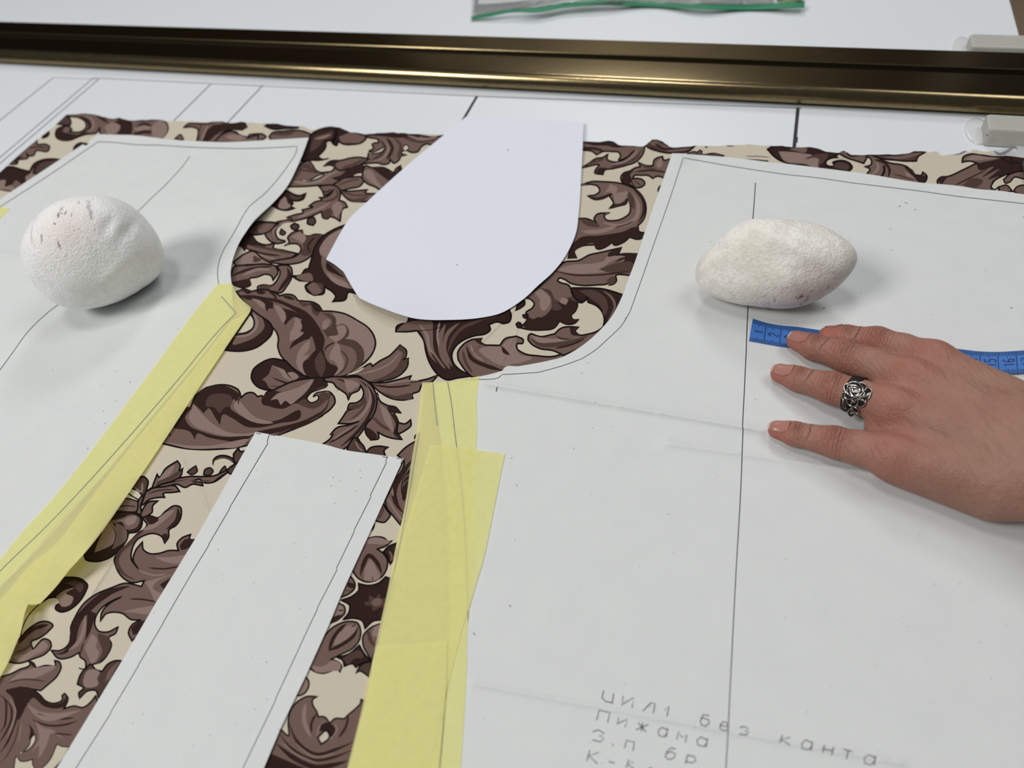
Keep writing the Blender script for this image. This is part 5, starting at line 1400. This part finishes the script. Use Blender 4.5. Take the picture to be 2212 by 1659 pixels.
# ------------------------------------------------------------------ the silver rose ring
M['silver'] = mat('polished_silver', rgb(214, 208, 200), 0.18, 1.0)
M['silver_dark'] = mat('oxidised_silver', rgb(48, 44, 46), 0.55, 0.9)
RA = np.array(FING['ring'][2][:3]); RB = np.array(FING['ring'][4][:3])
rax = (RB - RA) / np.linalg.norm(RB - RA)
RC0 = np.array(bp(1846, 853, 0.025))
class RingMap:
    """drops drawing points of the photo's frame onto the finger's skin, lifted by off"""
    def __init__(self, off): self.off = off
    def batch(self, pts):
        d = np.array([ray(x, y).normalized() for x, y in pts]); P = np.array(CAM) + d * (float((Vector(RC0) - CAM).length) - 0.05)
        best = P.copy(); bs = np.full(len(P), 9.0)
        for _ in range(80):
            s = (sdf(P) - self.off).astype(float)
            m = s < bs; best[m] = P[m]; bs[m] = s[m]
            P = P + d * np.clip(s, 0.0, 0.004)[:, None]
        return [Vector(p) for p in best]
rb0 = np.array(bp(1846, 853, 0.019)); s_c = (rb0 - RA) @ rax; RC = RA + rax * s_c
uv_ = np.array([0, 0, 1.0]); uv_ -= rax * (uv_ @ rax); uv_ /= np.linalg.norm(uv_); sv_ = np.cross(rax, uv_)
ring = empty('rose_ring', Vector(RC)); tag(ring, 'silver ring with an openwork rose worn on the third finger', 'ring')
nb = 72; nw = 7; V = []
P0 = []; D = []
def ring_only(P):
    return chain(P.astype(np.float32), FING['ring'], 0.003)
for i in range(nb):
    th = 2 * math.pi * i / nb
    dr = uv_ * math.cos(th) + sv_ * math.sin(th)
    for k in range(nw):
        P0.append(RC + rax * 0.0030 * (k / (nw - 1) * 2 - 1) + dr * 0.016); D.append(-dr)
P0 = np.array(P0); D = np.array(D); P = P0.copy()
for _ in range(60): P = P + D * (ring_only(P) - 0.0006)[:, None]
V = [Vector(p) for p in P]
F = [(i * nw + k, i * nw + k + 1, ((i + 1) % nb) * nw + k + 1, ((i + 1) % nb) * nw + k) for i in range(nb) for k in range(nw - 1)]
bo = mesh_obj('band', V, F, [M['silver_dark']], ring, True)
md = bo.modifiers.new('thickness', 'SOLIDIFY'); md.thickness = 0.0008; md.offset = 0
def rp(s): return P_(s) / 13.825 + np.array([1790, 800])
plate = spline([(x, y, False) for x, y in rp("470,430 560,380 740,335 900,370 1010,365 1110,430 1160,500 1260,570 1290,660 1220,800 1110,920 1100,1000 1040,1080 900,1100 760,1090 640,1060 540,960 490,840 470,740 500,650 460,560")], True, 1.2, 2)
cdt_sheet('rose_plate', plate, [], 2.0, RingMap(0.0008), [M['silver_dark']], ring, thick=0.0004)
ROSE = ["470,430 460,520 475,600 510,660 480,720 480,800 530,850 620,860 700,850", "470,430 520,405 580,400 640,365 740,340 880,375 960,450 1010,510 1000,600", "580,430 560,520 590,430 640,440 760,445 870,480 920,540 930,620 900,690 830,740 740,785",
        "600,540 640,510 740,510 860,545 910,600 890,640 800,640 690,640 640,600 620,560", "640,540 650,600 690,640", "700,530 710,600 730,640", "740,590 880,600", "560,560 540,640 580,710 660,760 720,780", "640,640 670,710 740,785",
        "900,370 1000,370 1080,410 1130,470 1120,540 1060,600 1000,610", "1140,490 1220,540 1270,590 1280,660 1230,690", "1000,610 1070,680 1050,740 970,780 880,840 760,890", "930,640 830,780 700,850 710,900", "1020,660 940,740 860,790 800,820",
        "1050,760 1150,720 1230,680 1230,770 1170,850 1090,910 1000,870 930,820 1000,790 1100,790 1200,720", "890,850 870,960 850,1030 760,1070 660,1060 560,980 530,880", "700,880 690,940 670,1000 660,1060", "710,890 760,960 840,860",
        "1100,920 1090,1000 1030,1070 930,1095 840,1050", "900,860 1000,900 1090,930", "460,650 410,680 400,760 420,850 470,900"]
tv = []; tf = []
def tube(pts, r, n=6):
    pts = [Vector(p) for p in pts]; k0 = len(tv)
    for i, p in enumerate(pts):
        t = (pts[min(i + 1, len(pts) - 1)] - pts[max(i - 1, 0)])
        if t.length < 1e-9: t = Vector((1, 0, 0))
        t.normalize(); nrm = -Vector(ray(1850, 850)).normalized(); s = t.cross(nrm).normalized(); nn = s.cross(t).normalized()
        rr = r * (0.75 if i in (0, len(pts) - 1) else 1)
        for q in range(n):
            a = 2 * math.pi * q / n
            tv.append(p + s * rr * math.cos(a) + nn * rr * 0.8 * math.sin(a))
    for i in range(len(pts) - 1):
        for q in range(n): tf.append((k0 + i * n + q, k0 + i * n + (q + 1) % n, k0 + (i + 1) * n + (q + 1) % n, k0 + (i + 1) * n + q))
    tf.append(tuple(range(k0, k0 + n))[::-1]); tf.append(tuple(range(k0 + (len(pts) - 1) * n, k0 + len(pts) * n)))
for s in ROSE:
    q = spline([(x, y, False) for x, y in rp(s)], False, 1.6, 2)
    tube(RingMap(0.0015).batch(q), 0.00031)
tag(mesh_obj('rose', tv, tf, [M['silver']], ring, True), 'bright outlined rose of silver wire')
# leaf scrolls on the side of the band
for pts_, nm in (("600,1340 560,1260 620,1180 700,1120 690,1200 660,1300 740,1260 770,1300 750,1360 660,1380", 'leaf'), ("700,1110 800,1110 870,1170 900,1240 870,1290 800,1250 740,1190", 'leaf'), ("430,900 470,980 520,1060 510,1150 450,1090 420,1010", 'leaf')):
    q = spline([(x, y, False) for x, y in rp(pts_)], True, 1.6, 2)
    tv, tf = [], []
    cdt_sheet(nm, q, [], 2.0, RingMap(0.0011), [M['silver_dark']], ring, thick=0.0004)
    o_ = RingMap(0.0014).batch(q) ; o_.append(o_[0]); tube(o_, 0.00026)
    mesh_obj(nm, tv, tf, [M['silver']], ring, True)

# ------------------------------------------------------------------ zip bag at the far side
M['film'] = mat('clear_film', rgb(255, 255, 255), 0.06); nt = M['film'].node_tree; b = nt.nodes['Principled BSDF']
tr = nt.nodes.new('ShaderNodeBsdfTransparent'); tr.inputs[0].default_value = (0.90, 0.91, 0.92, 1); ms = nt.nodes.new('ShaderNodeMixShader'); ms.inputs[0].default_value = 0.16
gl = nt.nodes.new('ShaderNodeBsdfGlossy'); gl.inputs['Roughness'].default_value = 0.08
nt.links.new(tr.outputs[0], ms.inputs[1]); nt.links.new(gl.outputs[0], ms.inputs[2]); nt.links.new(ms.outputs[0], nt.nodes['Material Output'].inputs[0])
nzb = nt.nodes.new('ShaderNodeTexNoise'); nzb.inputs['Scale'].default_value = 45; bub = nt.nodes.new('ShaderNodeBump'); bub.inputs['Strength'].default_value = 0.9; bub.inputs['Distance'].default_value = 0.004
nt.links.new(nzb.outputs[0], bub.inputs['Height']); nt.links.new(bub.outputs[0], gl.inputs['Normal'])
M['zip'] = mat('green_zip', rgb(40, 132, 94), 0.35)
M['zip_dark'] = mat('dark_green_zip', rgb(12, 84, 58), 0.35)
M['grey_item'] = mat('grey_lining', rgb(150, 152, 150), 0.6)
M['white_item'] = mat('white_card', rgb(226, 228, 226), 0.6)
M['green_card'] = mat('leaf_green_print', rgb(78, 132, 30), 0.5)
noise_tint(M['green_card'], 140, 1.0, rgb(30, 62, 20), 3, 0.55, 0.6)
bag = empty('zip_bag', bp(1380, -20, 0.001)); tag(bag, 'clear plastic zip bag with green seal lying beyond the rail', 'zip bag')
bz = lambda x, y: 0.004 + 0.006 * math.exp(-((x - 1200) / 90) ** 2) + 0.002 * math.sin(x * 0.03)
low = "1018,39 1050,33 1085,25 1115,21 1150,19 1185,13 1230,6 1280,3 1340,4 1420,8 1500,11 1600,11 1690,8 1738,6"
lo_pts = parse(low)
film = [(1019, -95, True)] + [(1739, -110, True)] + lo_pts[::-1]
film = np.array([(x, y) for x, y, c in film])
def fz(x, y): return bz(x, y) + 0.010 * math.sin(math.pi * min(1, max(0, (x - 1018) / 720))) * min(1, max(0, (30 - y) / 60))
cdt_sheet('film', film, [], 12, lambda x, y: bp(x, y, fz(x, y)), [M['film']], bag, thick=0)
zs = "1017,36! 1050,30 1085,24 1112,20 1130,18 1180,11 1230,3 1270,-2 1300,-2 1340,1 1420,2 1440,5 1500,7 1560,9 1610,8 1680,7 1738,5! 1738,15! 1690,17 1640,20 1580,20 1500,18 1420,14 1340,11 1290,10 1260,12 1210,17 1180,23 1150,26 1120,25 1095,27 1060,34 1018,41!"
cdt_sheet('zip_seal', spline(parse(zs), True, 5, 2), [(spline(parse("1262,12! 1300,6 1350,0 1345,9 1300,10"), True, 5, 2), 1)], 6, lambda x, y: bp(x, y, bz(x, y) + 0.0006), [M['zip'], M['zip_dark']], bag, thick=0.0008)
it = cdt_sheet('paper_insert', P_("1034,9 1080,7 1170,-2 1180,-80 1030,-80"), [], None, lambda x, y: bp(x, y, 0.0026), [M['white_item']], None, thick=0.001)
tag(it, 'white card inside the left end of the clear zip bag', 'card')
it = cdt_sheet('folded_lining', P_("1022,34 1110,18 1200,4 1240,-4 1420,3 1500,7 1600,6 1670,5 1672,-70 1030,-70"), [], None, lambda x, y: bp(x, y, 0.0012), [M['grey_item']], None, thick=0.0008)
tag(it, 'grey folded sheet filling the clear zip bag', 'folded sheet')
it = cdt_sheet('green_card', P_("1679,4 1736,4 1737,-60 1680,-60"), [], None, lambda x, y: bp(x, y, 0.0026), [M['green_card']], None, thick=0.001)
tag(it, 'green printed card in the right corner of the zip bag', 'card')
# small dark grey object edge at the right of the fabric
M['dark_grey'] = mat('grey_felt', rgb(92, 94, 98), 0.7)
q = [bp(*p, 0.0025) for p in ((2207, 354), (2216, 392), (2300, 380), (2290, 345))]
vs, fs = prism(orient([Vector((p.x, p.y, 0)) for p in q]), 0.0022, 0.006)
tag(bevel_mod(mesh_obj('chalk_block', vs, fs, [M['dark_grey']]), 0.0008), 'dark grey block edge on the fabric at the far right margin', 'block')
